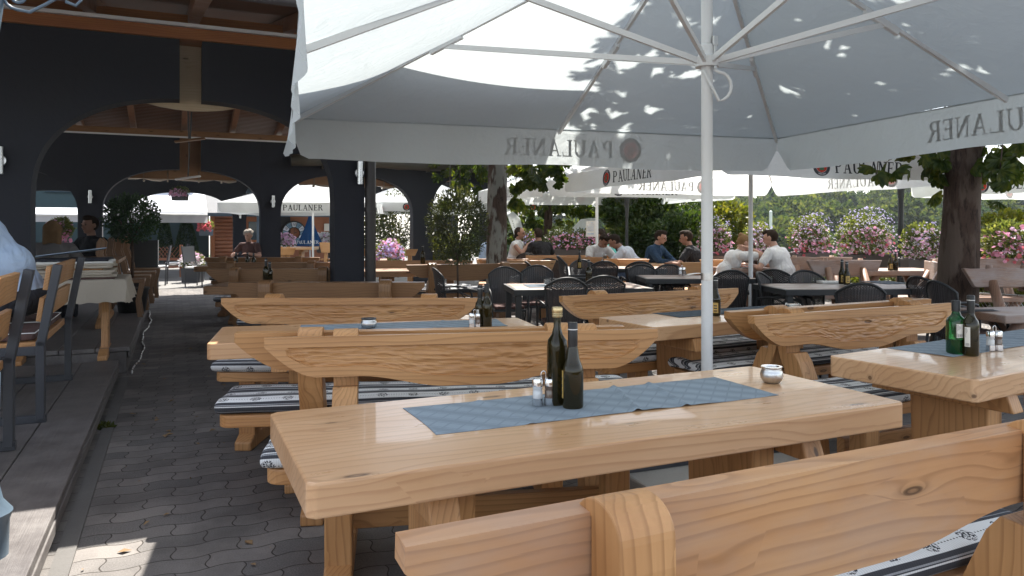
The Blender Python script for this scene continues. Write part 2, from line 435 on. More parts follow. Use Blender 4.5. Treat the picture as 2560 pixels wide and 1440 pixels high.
# cushion: woven stripes with small ornaments
def cushmat():
    m, t, out = newmat('striped woven seat cushion')
    tc = t.nodes.new('ShaderNodeTexCoord'); sp = t.nodes.new('ShaderNodeSeparateXYZ'); t.links.new(tc.outputs['UV'], sp.inputs[0])
    x, y = sp.outputs[0], sp.outputs[1]          # metres along, metres across
    D = (.055,.057,.066); W = (.70,.71,.72)
    band = ramp(t, math_(t, 'FRACT', math_(t, 'DIVIDE', y, .135)), [(0, W), (.44, D), (.54, (.3,.31,.33)), (.575, D), (.60, W), (.635, D), (.80, (.25,.26,.28)), (.83, D), (.93, W)], 'CONSTANT')
    cell = math_(t, 'SUBTRACT', math_(t, 'FRACT', math_(t, 'DIVIDE', x, .145)), .5)
    yy = math_(t, 'SUBTRACT', math_(t, 'FRACT', math_(t, 'DIVIDE', y, .135)), .21)
    cb = t.nodes.new('ShaderNodeCombineXYZ'); t.links.new(x, cb.inputs[0]); t.links.new(y, cb.inputs[1])
    nn = noise_(t, cb.outputs[0], 130, 2, .6)
    r2 = math_(t, 'ADD', math_(t, 'POWER', math_(t, 'MULTIPLY', cell, 1.0), 2.0), math_(t, 'POWER', math_(t, 'MULTIPLY', yy, .9), 2.0))
    orn = math_(t, 'MULTIPLY', math_(t, 'LESS_THAN', r2, .03), math_(t, 'GREATER_THAN', nn.outputs[0], .5))
    dash = math_(t, 'MULTIPLY', math_(t, 'LESS_THAN', math_(t, 'ABSOLUTE', yy), .018), math_(t, 'GREATER_THAN', math_(t, 'FRACT', math_(t, 'DIVIDE', x, .012)), .6))
    msk = math_(t, 'MAXIMUM', orn, dash)
    c = mixc(t, msk, band, (.05,.05,.06))
    st = math_(t, 'MULTIPLY', math_(t, 'GREATER_THAN', math_(t, 'FRACT', math_(t, 'DIVIDE', x, .008)), .5), .25)
    c = mixc(t, st, c, mixc(t, 1.0, c, (.55,.55,.57), 'MULTIPLY'))
    wv = noise_(t, cb.outputs[0], 400, 2)
    princ(t, out, c, .9, bump(t, wv.outputs[0], .3, .002), 0, .2); return m
M['cushion'] = cushmat()
def runnermat(name, col, lat=True):
    m, t, out = newmat(name)
    v = coords(t, rand=False)
    sp = t.nodes.new('ShaderNodeSeparateXYZ'); t.links.new(v, sp.inputs[0])
    def lines(ang, per, wd):
        a = math_(t, 'ADD', math_(t, 'MULTIPLY', sp.outputs[0], cos(ang)), math_(t, 'MULTIPLY', sp.outputs[1], sin(ang)))
        f = math_(t, 'ABSOLUTE', math_(t, 'SUBTRACT', math_(t, 'FRACT', math_(t, 'DIVIDE', a, per)), .5))
        return math_(t, 'LESS_THAN', f, wd)
    l = math_(t, 'MAXIMUM', lines(.75, .045, .06), lines(-.75, .045, .06))
    l2 = math_(t, 'MAXIMUM', lines(.75, .045, .5) if False else lines(.75, .09, .16), l)
    n = noise_(t, v, 500, 2); n2 = noise_(t, v, 4, 4)
    c = mixc(t, n2.outputs[0], [x*.9 for x in col], [x*1.1 for x in col])
    c = mixc(t, math_(t, 'MULTIPLY', l2, .42), c, [x*.5 for x in col])
    c = mixc(t, math_(t, 'MULTIPLY', n.outputs[0], .3), c, [x*.7 for x in col])
    princ(t, out, c, .85, bump(t, n.outputs[0], .25, .001), 0, .25); return m
M['runner'] = runnermat('blue-grey lattice linen', (.27,.33,.39))
M['placemat'] = runnermat('dark grey mat', (.09,.12,.15))
def rattan():
    m, t, out = newmat('black woven rattan')
    tc = t.nodes.new('ShaderNodeTexCoord'); sp = t.nodes.new('ShaderNodeSeparateXYZ'); t.links.new(tc.outputs['UV'], sp.inputs[0])
    P = .024
    x = math_(t, 'DIVIDE', sp.outputs[0], P); y = math_(t, 'DIVIDE', sp.outputs[1], P*.45)
    row = math_(t, 'MODULO', math_(t, 'FLOOR', y), 2.0)
    fx = math_(t, 'SUBTRACT', math_(t, 'FRACT', math_(t, 'ADD', x, math_(t, 'MULTIPLY', row, .5))), .5)
    fy = math_(t, 'SUBTRACT', math_(t, 'FRACT', y), .5)
    hole = math_(t, 'MULTIPLY', math_(t, 'LESS_THAN', math_(t, 'ABSOLUTE', fx), .11), math_(t, 'LESS_THAN', math_(t, 'ABSOLUTE', fy), .16))
    h = math_(t, 'SUBTRACT', math_(t, 'ABSOLUTE', math_(t, 'SINE', math_(t, 'MULTIPLY', x, pi))), math_(t, 'MULTIPLY', hole, 1.0))
    p = t.nodes.new('ShaderNodeBsdfPrincipled'); p.inputs['Base Color'].default_value = (.035,.031,.033,1); p.inputs['Roughness'].default_value = .42
    t.links.new(bump(t, h, .8, .004), p.inputs['Normal'])
    tr = N(t, 'ShaderNodeBsdfTransparent'); mx = N(t, 'ShaderNodeMixShader')
    t.links.new(hole, mx.inputs[0]); t.links.new(p.outputs[0], mx.inputs[1]); t.links.new(tr.outputs[0], mx.inputs[2]); t.links.new(mx.outputs[0], out.inputs[0])
    return m
M['rattan'] = rattan()
M['bottle'] = glass('dark green bottle glass', (.035,.028,.008), .04, .5)
M['bottle_green'] = glass('bright green bottle glass', (.03,.22,.06), .04, .85)
M['clear'] = glass('clear glass', (.9,.93,.94), .02, .96)
M['oil'] = plain('dark vinegar', (.02,.01,.008), .2)
M['salt'] = plain('salt behind glass', (.62,.64,.66), .12, spec=.8); M['pepper'] = plain('ground pepper behind glass', (.14,.10,.08), .12, spec=.8)
M['skin'] = plain('skin', (.45,.26,.19), .55, var=.08); M['skin_dark'] = plain('tanned skin', (.30,.16,.11), .55, var=.08)
M['hair_dark'] = plain('dark brown hair', (.03,.02,.015), .85, spec=.12, bmp=.5, sc=30); M['hair_blond'] = plain('dark blond hair', (.20,.12,.06), .85, spec=.12, bmp=.5, sc=30)
M['hair_grey'] = plain('grey hair', (.42,.38,.34), .85, spec=.12, bmp=.5, sc=30)
def cloth(name, col, var=.1, sc=4): return plain(name, col, .85, 0, .2, var, sc, -.75)
M['c_white'] = cloth('white cotton', (.66,.66,.67)); M['c_blue'] = cloth('pale blue cotton', (.42,.53,.68)); M['c_black'] = cloth('black cotton', (.018,.018,.021))
M['c_teal'] = cloth('teal cotton', (.12,.42,.38)); M['c_jean'] = cloth('denim', (.06,.09,.16)); M['c_grey'] = cloth('grey knit', (.20,.19,.19))
M['c_pat'] = cloth('blue patterned cotton', (.03,.06,.11), .9, 60); M['c_brown'] = cloth('brown cushion cloth', (.10,.06,.055)); M['c_shirt'] = cloth('white shirt cotton', (.62,.66,.74))
M['panelblue'] = plain('faded blue clock panel', (.16,.27,.38), .7); M['c_dark'] = cloth('dark trousers', (.03,.032,.04))
M['window'] = plain('dark reflecting window glass', (.05,.08,.1), .1, 0, .8)
M['cabin'] = wood('reddish cabin planks', (.40,.16,.08), (.32,.115,.055), (.17,.055,.025), .5, 'x', .4)
M['cabin_z'] = wood('reddish cabin frame', (.42,.15,.06), (.35,.12,.045), (.2,.07,.03), .45, 'z', .3)
M['shingle'] = concrete('grey roof felt', (.16,.165,.17), (.24,.24,.245))
M['slat'] = plain('brown ceiling slats', (.15,.07,.035), .55, var=.3, sc=2)

# ================================================================== setting
g = MB(); 
def gz(x, y): return 0.0 if y < 24 else 0.0
g.add([B(-40,-20), B(30,-20), B(30,30), B(-40,30)], [(0,1,2,3)])
gr = MB()
def iB(x, y): return (x*cos(AB)+y*sin(AB), -x*sin(AB)+y*cos(AB), 0)
gr.add([iB(*p) for p in [(-40,-16), (22,-16), (22,13.6), (5,14.6), (1.5,36), (-40,36)]], [(0,1,2,3,4,5)])
go = gr.build('paving', M['paving']); go.rotation_euler = (0,0,AB); tag(go, kind='structure')
# land falling away beyond the terrace down to the river meadow
def land(u, v):
    x = -130+260*u; y = 14+150*v**1.3
    z = -.30 - 9.0*smooth01(20, 60, y) + 5*smooth01(75, 170, y) + 2*noise.noise(Vector((x*.02, y*.02, 0)))*smooth01(50, 90, y)
    return (x, y-20, z if y-20 > 12 else -.3)
lb = MB().grid(land, 90, 60); lo = lb.build('ground', M['grass'], smooth=True); tag(lo, kind='structure')

# raised decks (boards run away from the camera)
def deck(name, x0, x1, y0, y1, zt, label):
    bmb = MB(); x = x1; wB = .285
    top = zt
    while x > x0:
        a = max(x-wB+.007, x0)
        dz = rnd.uniform(-.002, .002)
        bmb.box(((a+x)/2, (y0+y1)/2, top-.02+dz), (x-a, y1-y0, .04)); x -= wB
    bmb.box(((x0+x1)/2-.015, (y0+y1)/2, (top-.045)/2), (x1-x0-.03, y1-y0-.03, top-.045))
    bmb.box((x1-.006, (y0+y1)/2, top-.075), (.02, y1-y0-.01, .055))
    o = bmb.build(name, M['deck'], bevel=.005); o.rotation_euler = (0,0,AB); return tag(o, kind='structure')
deck('deck', -5.5, -.45, -3.0, 7.45, .156, '')
deck('deck', -5.5, -.37, 7.66, 15.2, .24, '')
kb = MB(); kb.box((-.40, 2.2, .004), (.07, 10.4, .012)); ko = kb.build('gravel_strip', M['gravel']); ko.rotation_euler = (0,0,AB); tag(ko, kind='structure')
sp_ = MB(); sp_.box((3, 25.5, .004), (24, 14.5, .008)); o = sp_.build('path', M['concrete']); o.rotation_euler = (0,0,AB); tag(o, kind='structure')

# ================================================================== pavilion
def arch_wall(mb, x0, x1, y0, y1, top, ops, n=26, power=2.4):
    """ops: list of (xa, xb, spring, apex); wall columns between"""
    S = [(x0, 0)]
    for xa, xb, sp, ap in ops:
        S.append((xa, 0)); c = (xa+xb)/2; h = (xb-xa)/2
        for i in range(n+1):
            s = -cos(pi*i/n); xx = c+h*s
            z = sp+(ap-sp)*max(0, 1-abs(s)**power)**(1/power)
            S.append((xx, z))
        S.append((xb, 0))
    S.append((x1, 0))
    n0 = len(mb.v)
    for x, z in S:
        mb.v += [(x, y0, z), (x, y0, top), (x, y1, z), (x, y1, top)]
    for i in range(len(S)-1):
        a = n0+4*i; b = a+4
        if abs(S[i+1][0]-S[i][0]) > 1e-6:
            mb.f += [(a, b, b+1, a+1), (a+2, a+3, b+3, b+2), (a+1, b+1, b+3, a+3)]
        mb.f.append((a, a+2, b+2, b))
    a = n0; mb.f.append((a, a+1, a+3, a+2)); a = n0+4*(len(S)-1); mb.f.append((a, a+2, a+3, a+1))
bld = thing('arcade_pavilion', 'dark blue-grey arcaded dining pavilion with round arches and brown timber roof', 'pavilion', (0,0,0), AB)
Y1, Y2, Y3 = 8.5, 17.2, 26.0
def sl(x): return x*1.0
# front wall in two halves, split by the slot over the arch crown
w1 = MB(); arch_wall(w1, -6, .05, Y1, Y1+.28, 3.30, [(-1.27, 1.65, 1.66, 2.67)])
# cut at slot: build left and right halves explicitly
def half(x0, x1, oa, ob, sp, ap, y0, y1, top, side, power=2.4, n=24):
    c = (oa+ob)/2; h = (ob-oa)/2; S = []
    if side < 0:
        S = [(x0, 0), (oa, 0)]
        s1 = (x1-c)/h
        for i in range(n+1):
            s = -1+(s1+1)*(i/n)**1.6
            S.append((c+h*s, sp+(ap-sp)*max(0, 1-abs(s)**power)**(1/power)))
    else:
        s0 = (x0-c)/h
        for i in range(n+1):
            s = 1-(1-s0)*(1-i/n)**1.6
            S.append((c+h*s, sp+(ap-sp)*max(0, 1-abs(s)**power)**(1/power)))
        S += [(ob, 0), (x1, 0)]
    mb = MB()
    for x, z in S: mb.v += [(x, y0, z), (x, y0, top), (x, y1, z), (x, y1, top)]
    for i in range(len(S)-1):
        a = 4*i; b = a+4
        if abs(S[i+1][0]-S[i][0]) > 1e-6:
            mb.f += [(a, b, b+1, a+1), (a+2, a+3, b+3, b+2), (a+1, b+1, b+3, a+3)]
        mb.f.append((a, a+2, b+2, b))
    mb.f.append((0, 1, 3, 2)); a = 4*(len(S)-1); mb.f.append((a, a+2, a+3, a+1))
    return mb
half(-6, .05, -1.27, 1.65, 1.62, 2.68, Y1, Y1+.28, 3.30, -1).build('arch_wall', M['navy'], bld)
half(.265, 1.99, -1.27, 1.65, 1.62, 2.68, Y1, Y1+.28, 3.30, 1).build('arch_wall', M['navy'], bld)
half(-1.765, .10, -1.34, 1.72, 1.66, 2.59, Y2, Y2+.28, 3.28, -1).build('arch_wall', M['navy'], bld)
mbl = MB(); arch_wall(mbl, -8.2, -1.767, Y2, Y2+.28, 3.28, [(-5.0, -1.77, 1.62, 2.58)]); mbl.build('arch_wall', M['navy'], bld)
mbr = half(.52, 1.72, -1.34, 1.72, 1.66, 2.59, Y2, Y2+.28, 3.28, 1)
arch_wall(mbr, 1.722, 8.0-.55, Y2, Y2+.28, 3.28, [(2.153, 5.206, 1.66, 2.58), (5.695, 7.02, 1.7, 2.55)])
mbr.build('arch_wall', M['navy'], bld)
mbf = MB(); arch_wall(mbf, -9, 9.6, Y3, Y3+.28, 3.1, [(-4.9, -1.79, 1.6, 2.5), (-1.34, 1.755, 1.6, 2.52), (2.158, 5.252, 1.6, 2.5), (5.655, 8.75, 1.6, 2.5)])
mbf.build('arch_wall', M['navy'], bld)
mbw = MB(); mbw.box((-1.95, Y2+.14, 1.6), (.03,.03,.03))
# left arch pier of the middle wall (opening further left)
# beams, white strip, plywood
MB().box((-2, Y1+.13, 3.362), (8.4, .34, .12)).build('wall_beam', M['beam'], bld, bevel=.01)
MB().box((-2, Y1+.02, 3.445), (8.2, .16, .034)).build('led_strip_profile', M['white'], bld)
MB().box((-.4, Y2+.13, 3.345), (14.5, .34, .13)).build('wall_beam', M['beam_y'] if False else M['inwood'], bld, bevel=.01)  # darker wood than the lit front beam, shade put into the colour
MB().box((1, Y2-.03, 3.27), (11.5, .035, .03)).build('led_strip_profile', M['white'], bld)
def plyf(x0, x1, xc, y, zt, zb, sag):
    mb = MB(); P = [(x0, zt-.30), (x0, zb+.16)]
    for i in range(13):
        s = -1+i/6; P.append((xc+(x1-x0)/2*s, zb+.16-(.16+sag)*(1-s*s)**.7 if abs(s) < 1 else zb+.16))
    P += [(x1, zt-.30)]
    P = [(x0, zb+.17)]+[(xc+(x1-x0)/2*(-1+i/6), zb+.16-(.16+sag)*max(0, 1-(-1+i/6)**2)) for i in range(13)]+[(x1, zb+.17), (xc+.14, zb+.2), (xc+.14, zt), (xc-.14, zt), (xc-.14, zb+.2)]
    mb.prism(P, y, y+.03); return mb
plyf(-.75, 1.15, .17, Y1+.285, 3.30, 2.70, .10).build('plywood_panel', M['ply'], bld)
# roll-up blinds and boards behind the arches
def blind(xa, xb, y, z, r=.09):
    mb = MB(); n = 14
    pts = [(xa+(xb-xa)*i/n, y, z+.02*sin(i*1.3)) for i in range(n+1)]
    mb.tube(pts, [r*(1+.15*sin(i*2.1)) for i in range(n+1)], 10)
    for i in (2, 5, 9, 12): mb.box((xa+(xb-xa)*i/n, y, z), (.03, 2*r+.05, 2*r+.06))
    return mb
blmat, t_, o_ = newmat('rolled clear plastic blind'); princ(t_, o_, mixc(t_, noise_(t_, coords(t_, (2,20,20)), 3, 4).outputs[0], (.10,.075,.055), (.45,.38,.3)), .25)
blind(-.9, 1.25, Y2+.4, 2.46).build('roll_blind', blmat, bld, smooth=True)
blind(2.6, 4.9, Y2+.4, 2.42).build('roll_blind', blmat, bld, smooth=True)
MB().prism([(-.85,2.5), (-.6,2.66), (.1,2.74), (.6,2.74), (1.0,2.68), (1.25,2.52), (1.25,2.40), (-.85,2.40)], Y2+.285, Y2+.31).build('header_board', M['inwood'], bld)
MB().prism([(2.5,2.45), (2.9,2.68), (4.4,2.68), (4.9,2.45), (4.9,2.36), (2.5,2.36)], Y2+.285, Y2+.31).build('header_board', M['inwood'], bld)
MB().box((.31, Y2+.32, 2.98), (.42, .03, .75)).build('plywood_panel', M['inwood_z'], bld)
tarp, t_, o_ = newmat('rolled green-brown tarpaulin'); princ(t_, o_, mixc(t_, noise_(t_, coords(t_, (1,8,8)), 3, 4).outputs[0], (.03,.03,.022), (.10,.085,.06)), .5)
blind(2.35, 7.3, Y2-.16, 2.86, .13).build('rolled_tarpaulin', tarp, bld, smooth=True)
# roof: rafters, slatted ceiling
zr = lambda y: 2.86+.20*(y-5.24) if y < 13 else 2.86+.20*(13-5.24)-.21*(y-13)
rf = MB()
for i, x in enumerate([-5.69, -4.71, -3.73, -2.75, -1.77, -.79, .19, 1.17, 2.15, 3.0]):
    a = MB(); a.bar((x, 5.26, zr(5.24)+.07), (x, 13, zr(13)+.07), .11, .16); a.bar((x, 13, zr(13)+.07), (x, 18.3, zr(18.3)+.07), .11, .16)
    a.build('rafter', M['beam_y'], bld, bevel=.008)
for k in range(2):
    y0, y1 = ((5.24, 13.0), (13.0, 18.3))[k]
    ms = MB(); n = int((y1-y0)/.085)
    for j in range(n):
        y = y0+(j+.5)*(y1-y0)/n
        ms.box((-1.45, y, zr(y)+.175), (9.2, .062, .024))
    ms.build('ceiling_slats', M['slat'], bld)
    rr = MB(); rr.bar((-1.45, y0-.0, zr(y0)+.235), (-1.45, y1, zr(y1)+.235), 9.3, .09); rr.build('roof', M['gunmetal'], bld)
for i, x in enumerate([-5.2, -4.22, -3.24, -2.26, -1.28, -.3, .68, 1.66, 2.6]):
    MB().box((x, Y1+.2, 3.53), (.86, .03, .16)).build('blocking_board', M['beam'], bld)
mg = MB(); mg.tube([B(0,0)*0+Vector((-6, 5.15, 2.86)), Vector((3.1, 5.15, 2.86))], .055, 8); mg.build('gutter', M['gunmetal'], bld, smooth=True)
MB().box((.5, 25.7, 3.3), (21, 6.2, .16)).build('rear_shade_roof', M['gunmetal'], bld)  # roof added to shade the far wall, sized to leave a sunlit strip
for x in range(-9, 11, 2): MB().box((x, 24.3, 3.14), (.12, 3.3, .16)).build('shade_roof_rafter', M['beam_y'], bld)
# right-hand open timber post line / drainpipe
dp = MB(); dp.tube([(2.055, Y1-.02, 0), (2.055, Y1-.02, 3.3)], .062, 14)
dp.tube([(2.055, Y1-.02, 1.52), (2.055, Y1-.02, 1.57)], .072, 14)
dp.build('drainpipe', M['gunmetal'], bld, auto=40)
# sconces
def sconce(x, y, z, label, s=1.0):
    t = thing('wall_lamp', label, 'wall lamp', B(x, y, z), AB, 'tube wall lamps on the arcade piers')
    MB().tube([(0, -.09, -.13), (0, -.09, .13)], .033, 14).build('tube_shade', M['steel'], t, auto=40)
    MB().tube([(-.0, -.005, 0), (0, -.06, 0)], .05, 14).build('mounting_plate', M['steel'], t, auto=40)
    return t
def Xb(px, y): return y*math.tan(math.atan((px-1280)/FPX)+AB)
sconce(Xb(896, Y1), Y1, 1.96, 'steel tube lamp on the big front pier beside the drainpipe')
sconce(Xb(3, Y1), Y1, 1.97, 'steel tube lamp at far left edge on the front wall')
sconce(Xb(682, Y2), Y2, 1.94, 'steel tube lamp on middle arcade pier right of the walkway')
sconce(Xb(226, Y2), Y2, 1.98, 'steel tube lamp on middle arcade pier above the bearded man')
sconce(Xb(600, Y3), Y3, 1.82, 'small steel tube lamp on far arcade pier right of the walkway')
sconce(Xb(297, Y3), Y3, 1.84, 'small steel tube lamp on far arcade pier above the round shrub')
# hanging lamps under the roof
for (px, py, d, lab) in ((475, 352, 11.0, 'flat pendant lamp hanging under the first arch, reddish and tilted'), (470, 446, 13.2, 'flat white pendant lamp hanging lower in front of the middle arch')):
    z = EYE+(HOR-py)*d/FPX; p = R(px, d, z)
    t = thing('pendant_lamp', lab, 'pendant lamp', p, .3)
    MB().bar((-.21, 0, -.025), (.21, 0, .045), .12, .03).build('lamp_shade', M['white'] if py > 400 else M['inwood'], t, bevel=.012)
    MB().tube([(0,0,.02), (.02,0,.4), (-.01,0,3.95-z-.12)], .012, 6).build('cable', M['black'], t)
# ================================================================== lettering (strokes mapped on a surface)
def seg(x0, y0, x1, y1, w0, w1=None):
    """vertical-ish stroke with horizontal ends"""
    w1 = w1 if w1 is not None else w0
    return [(x0-w0/2, y0), (x0+w0/2, y0), (x1+w1/2, y1), (x1-w1/2, y1)]
def hb(x0, x1, y, h): return [(x0, y-h/2), (x1, y-h/2), (x1, y+h/2), (x0, y+h/2)]
def arc(cx, cy, rx, ry, a0, a1, w, n=8, taper=.45):
    q = []
    for i in range(n):
        A, C = a0+(a1-a0)*i/n, a0+(a1-a0)*(i+1)/n
        def pt(a, k):
            ww = w*(taper+(1-taper)*abs(cos(a)))
            return (cx+(rx-k*ww)*cos(a), cy+(ry-k*ww*.75)*sin(a))
        q.append([pt(A, 0), pt(C, 0), pt(C, 1), pt(A, 1)])
    return q
T, th, sf = .17, .075, .065
GLY = {
 'P': (.72, [seg(.16,0,.16,1,T), hb(.02,.32,.03,sf), hb(.0,.34,.97,sf)]+arc(.36,.73,.30,.27,-pi/2,pi/2,T)+[hb(.2,.37,.965,.07), hb(.2,.37,.495,.07)]),
 'A': (.80, [seg(.14,0,.42,1,.08,.09), seg(.66,0,.41,1,T,.16), hb(.2,.6,.33,.075), hb(.0,.27,.03,sf), hb(.5,.82,.03,sf)]),
 'U': (.82, [seg(.18,.3,.18,1,T), seg(.68,.3,.68,1,.09), hb(.04,.33,.97,sf), hb(.54,.82,.97,sf)]+arc(.41,.3,.315,.3,pi,2*pi,T,10,.5)),
 'L': (.66, [seg(.17,0,.17,1,T), hb(.02,.33,.97,sf), hb(.02,.60,.035,.07), seg(.59,.0,.62,.28,.06,.04)]),
 'N': (.86, [seg(.16,0,.16,1,.085), seg(.70,0,.70,1,.085), seg(.67,0,.18,1,.17,.2), hb(.03,.29,.03,sf), hb(.02,.2,.97,sf), hb(.56,.84,.97,sf)]),
 'E': (.68, [seg(.17,0,.17,1,T), hb(.02,.6,.035,.07), hb(.02,.57,.965,.07), hb(.2,.48,.52,.07), seg(.60,0,.62,.27,.06,.04), seg(.57,.75,.56,1,.04,.06), seg(.47,.42,.47,.62,.05)]),
 'R': (.80, [seg(.16,0,.16,1,T), hb(.02,.32,.03,sf), hb(.0,.34,.97,sf), seg(.70,0,.42,.5,.19,.16), hb(.6,.83,.03,sf)]+arc(.36,.745,.28,.255,-pi/2,pi/2,T)+[hb(.2,.37,.965,.07), hb(.2,.37,.52,.07)]),
 'M': (.98, [seg(.16,0,.16,1,.085), seg(.82,0,.82,1,.15), seg(.48,0,.2,1,.1,.15), seg(.48,0,.78,1,.08,.08)]),
 'C': (.7, arc(.4,.5,.34,.5,.7,2*pi-.7,T,12,.5)),
 'H': (.86, [seg(.18,0,.18,1,.15), seg(.68,0,.68,1,.15), hb(.2,.66,.5,.08)]),
 'D': (.8, [seg(.16,0,.16,1,T)]+arc(.3,.5,.42,.5,-pi/2,pi/2,T,10)),
}
GLY['Ü'] = (GLY['U'][0], GLY['U'][1]+[hb(.24,.36,1.16,.12), hb(.5,.62,1.16,.12)])
def word(txt, h, x0, y0, italic=.0, stretch=1.0, gap=.05):
    q = []; x = x0
    for ch in txt:
        if ch == ' ': x += .35*h; continue
        w, st = GLY[ch]
        for s in st: q.append([(x+(a*stretch+b*italic)*h, y0+b*h) for a, b in s])
        x += (w*stretch+gap)*h
    return q, x-x0
def put(mb, quads, fn):
    for q in quads:
        # subdivide each quad 3x in u so that it follows the cloth
        a, b, c, d = [Vector((p[0], p[1], 0)) for p in q]; n = 3 if (b-a).length+(d-c).length > .05 else 1; m_ = 4 if (d-a).length > .06 else 1
        base = len(mb.v)
        for j in range(m_+1):
            for i in range(n+1):
                l = a.lerp(b, i/n).lerp(d.lerp(c, i/n), j/m_)
                mb.v.append(tuple(fn(l.x, l.y)))
        for j in range(m_):
            for i in range(n):
                k = base+j*(n+1)+i; mb.f.append((k, k+1, k+n+2, k+n+1))
def ringq(cx, cy, r0, r1, n=28):
    return [[(cx+r*cos(t), cy+r*sin(t)) for r, t in ((r0, 2*pi*i/n), (r1, 2*pi*i/n), (r1, 2*pi*(i+1)/n), (r0, 2*pi*(i+1)/n))] for i in range(n)]
def emblem(mbk, mrd, mgr, cx, cy, r, fnk, fnr, fng):
    put(mbk, ringq(cx, cy, r*.66, r*.72), fnk); put(mbk, ringq(cx, cy, r*.93, r), fnk)
    # ring with pale lettering: build ring as dark sectors, letters left open as pale quads on top
    put(mbk, ringq(cx, cy, r*.72, r*.93), fnk)
    put(mrd, ringq(cx, cy, 0.001, r*.64, 20), fnr)
    # simple profile of a hooded head in the middle
    put(mgr, [[(cx-.32*r, cy-.42*r), (cx+.30*r, cy-.42*r), (cx+.16*r, cy-.05*r), (cx-.14*r, cy-.05*r)],
              [(cx-.16*r, cy-.02*r), (cx+.14*r, cy-.02*r), (cx+.18*r, cy+.30*r), (cx-.08*r, cy+.36*r)],
              [(cx-.30*r, cy-.2*r), (cx-.12*r, cy-.1*r), (cx-.06*r, cy+.38*r), (cx-.24*r, cy+.2*r)]], fng)
def ringword(txt, cx, cy, r, h, a_mid, top=True):
    q, wd = word(txt, h, 0, 0)
    out = []
    for s in q:
        pts = []
        for (x, y) in s:
            t = (x-wd/2)/(r+h/2)
            if top: a = a_mid-t; rr = r+y
            else: a = a_mid+t; rr = r+h-y
            pts.append((cx+rr*cos(a), cy+rr*sin(a)))
        out.append(pts)
    return out

